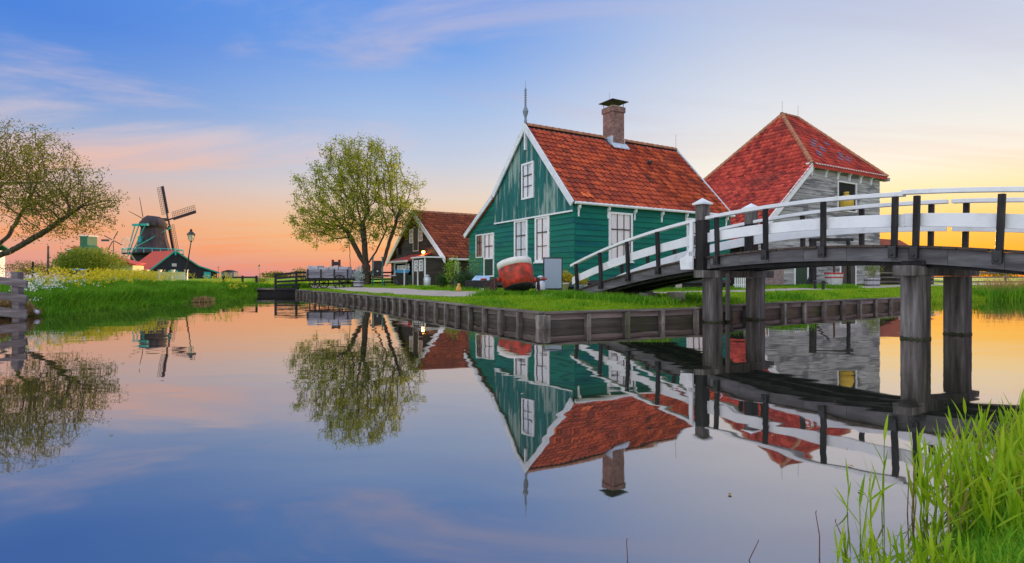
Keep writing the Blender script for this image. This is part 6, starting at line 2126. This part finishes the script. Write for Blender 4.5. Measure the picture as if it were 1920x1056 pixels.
# reeds on the far right bank
n = 1500
P = np.stack([rng.uniform(20.6, 24.5, n), 0 * rng.uniform(0, 1, n)], 1)
P[:, 1] = 24.5 + (P[:, 0] - 20.8) * .4 + np.abs(rng.normal(size=n)) * .7
blades("far_reeds", np.column_stack([P, np.full(n, -.02)]), rng.uniform(.3, .9, n), .03, .6, "tall_grass")["label"] = "green reeds on the far bank right of the bridge piles"
P = P[:700] + np.array([.8, .5])
blades("far_dry_reeds", np.column_stack([P, np.full(len(P), 0.05)]), rng.uniform(.7, 1.3, len(P)), .022, .5, "dry_grass")["label"] = "dry pale reed stalks behind the green reeds on the right"
n = 9000
t_ = rng.uniform(0, 1, n)
P = np.stack([14 + 22 * t_, np.interp(14 + 22 * t_, [p[0] for p in SHORE_R], [p[1] for p in SHORE_R]) + np.abs(rng.normal(size=n)) * .45], 1)
blades("right_bank_grass", np.column_stack([P, np.maximum(ground_z(P), -.02) - .03]), rng.uniform(.12, .38, n), .025, .8, "grass")["label"] = "long grass on the unrevetted bank right of the bridge"


def reed_bed(name, label, P, hr, nleaf, wr, lr, seed, mat="reed", z0=None):
    """reed stems with long pointed leaves that leave the stem one above the other"""
    rs = np.random.default_rng(seed)
    V, Q, T, c = [], [], [], 0
    for (x, y) in P:
        h = rs.uniform(*hr)
        zb = -.12 if z0 is None else z0
        lean = rs.normal(size=2) * .07
        base = np.array([x, y, zb])
        tip = base + np.array([lean[0] * h, lean[1] * h, h - zb])
        # stem: crossed ribbon
        for s in (np.array([1, 0, 0]), np.array([0, 1, 0])):
            w = .0034
            V += [base - s * w, base + s * w, tip + s * w * .6, tip - s * w * .6]
            Q.append((c, c + 1, c + 2, c + 3))
            c += 4
        k = rs.integers(nleaf[0], nleaf[1] + 1)
        a0 = rs.uniform(0, 6.28)
        for j in range(k):
            f_ = .35 + .65 * (j + 1) / k
            p0 = base + (tip - base) * f_
            az = a0 + j * math.pi + rs.normal() * .5
            L = rs.uniform(*lr) * (1.0 if j < k - 1 else .85)
            w = rs.uniform(*wr)
            up = rs.uniform(.75, .97) if j < k - 1 else .985
            out = math.sqrt(1 - up * up)
            d = np.array([math.cos(az) * out, math.sin(az) * out, up])
            b_ = rs.uniform(.0, .3) * (1 - f_ * .6)
            sd = np.array([-math.sin(az), math.cos(az), 0])
            sd = sd * math.cos(.6) + np.cross(d, sd) * math.sin(rs.uniform(-.8, .8))
            pts = []
            for u, ww in ((0, .45), (.18, .95), (.42, 1.0), (.7, .7)):
                ctr = p0 + d * (L * u) + np.array([math.cos(az), math.sin(az), -1.1]) * (b_ * L * u * u)
                pts += [ctr - sd * w * ww / 2, ctr + sd * w * ww / 2]
            end = p0 + d * L + np.array([math.cos(az), math.sin(az), -1.1]) * (b_ * L)
            V += pts + [end]
            for u in range(3):
                Q.append((c + 2 * u, c + 2 * u + 1, c + 2 * u + 3, c + 2 * u + 2))
            T.append((c + 6, c + 7, c + 8))
            c += 9
    o = np_mesh(name, np.array(V), [np.array(Q), np.array(T)], mat, None, "stuff", smooth=True)
    o["label"] = label
    return o


nr = 300
u_ = rng.uniform(0, 1, nr)
line = smooth_line([(1.62, 2.26, 0), (1.86, 2.56, 0), (2.3, 2.92, 0), (2.9, 3.25, 0)], 20)[:, :2]
ii = (u_ * (len(line) - 1)).astype(int)
P = line[ii] + np.stack([rng.uniform(-.03, .5, nr), rng.uniform(-.34, .05, nr)], 1)
reed_bed("near_reeds", "bright green reeds at the right foreground water edge", P, (.12, .27), (3, 5), (.008, .016), (.1, .2), 4)
P = np.stack([rng.uniform(1.12, 1.5, 60), rng.uniform(1.72, 1.98, 60)], 1)
reed_bed("near_reed_shoots", "low green reed shoots at the bottom edge right of centre", P, (.02, .11), (2, 4), (.007, .014), (.08, .15), 9)
P = np.array([(1.30, 2.13), (1.36, 2.2), (1.46, 2.30), (1.5, 2.36), (1.58, 2.42), (1.43, 2.42), (1.72, 2.62)])
reed_bed("outlying_reeds", "few single reed shoots standing in the water left of the reed bed", P, (.08, .26), (2, 3), (.008, .014), (.1, .17), 6)
P = line[rng.integers(0, len(line), 60)] + np.stack([rng.uniform(-.1, .4, 60), rng.uniform(-.3, .05, 60)], 1)
reed_bed("near_dead_reeds", "brown dead reed stems among the green foreground reeds", P, (.05, .24), (1, 3), (.004, .009), (.06, .16), 21, "dry_grass")
n = 26000
P = np.stack([rng.uniform(1.25, 4.6, n), rng.uniform(1.5, 4.1, n)], 1)
P = P[~inside(P, wpoly)]
blades("near_bank_grass", lift(P), rng.uniform(.04, .16, len(P)), .006, 1.0, "tall_grass")["label"] = "dense green grass on the near right bank"
for i, (x, y, h, lx, lab) in enumerate(((1.105, 2.02, .16, -.02, "bare reddish twig rising from the water left of the reed shoots"), (1.215, 2.02, .13, -.06, "bare leaning twig right among the first reed shoots"), (.80, 2.0, .065, .07, "short bare twig at the bottom edge right of centre"), (.405, 2.0, .07, .0, "short bare twig at the bottom edge near the centre"))):
    tw = thing("bare_twig", lab, "twig", (x, y, -.1), 0, "bare twigs in the foreground water")
    MB().tube([(0, 0, 0), (lx * .3, 0, h * .5), (lx * .5 + .004, 0, h * .8 + .05), (lx, 0, h + .1)], [.0032, .0026, .002, .0014], 5).build("stalk", "twig", tw)
    MB().tube([(lx, 0, h + .1), (lx + .004, .002, h + .108)], [.0022, .0012], 5).build("bud", "twig", tw)

# small floating leaves and bits on the water
n = 5
P = np.stack([rng.uniform(-7, 5.5, n), rng.uniform(2.2, 11, n)], 1)
P = np.concatenate([P, np.stack([rng.uniform(.9, 2.6, 9), rng.uniform(2.3, 5.5, 9)], 1)])
P = P[inside(P, wpoly)]
a_ = rng.uniform(0, 6.28, len(P))
sz_ = rng.uniform(.008, .022, len(P))
d_ = np.stack([np.cos(a_), np.sin(a_)], 1)
e_ = np.stack([-d_[:, 1], d_[:, 0]], 1) * .5
V = np.stack([np.column_stack([P + (d_ * k0 + e_ * k1) * sz_[:, None], np.full(len(P), .004 + .003 * abs(k1))]) for k0, k1 in ((-1, 0), (0, -1), (1, 0), (0, 1))], 1).reshape(-1, 3)
i_ = np.arange(len(P))[:, None] * 4
np_mesh("floating_leaves", V, [i_ + np.array([[0, 1, 2, 3]])], "dry_grass", None, "stuff")["label"] = "tiny dead leaves floating on the canal"
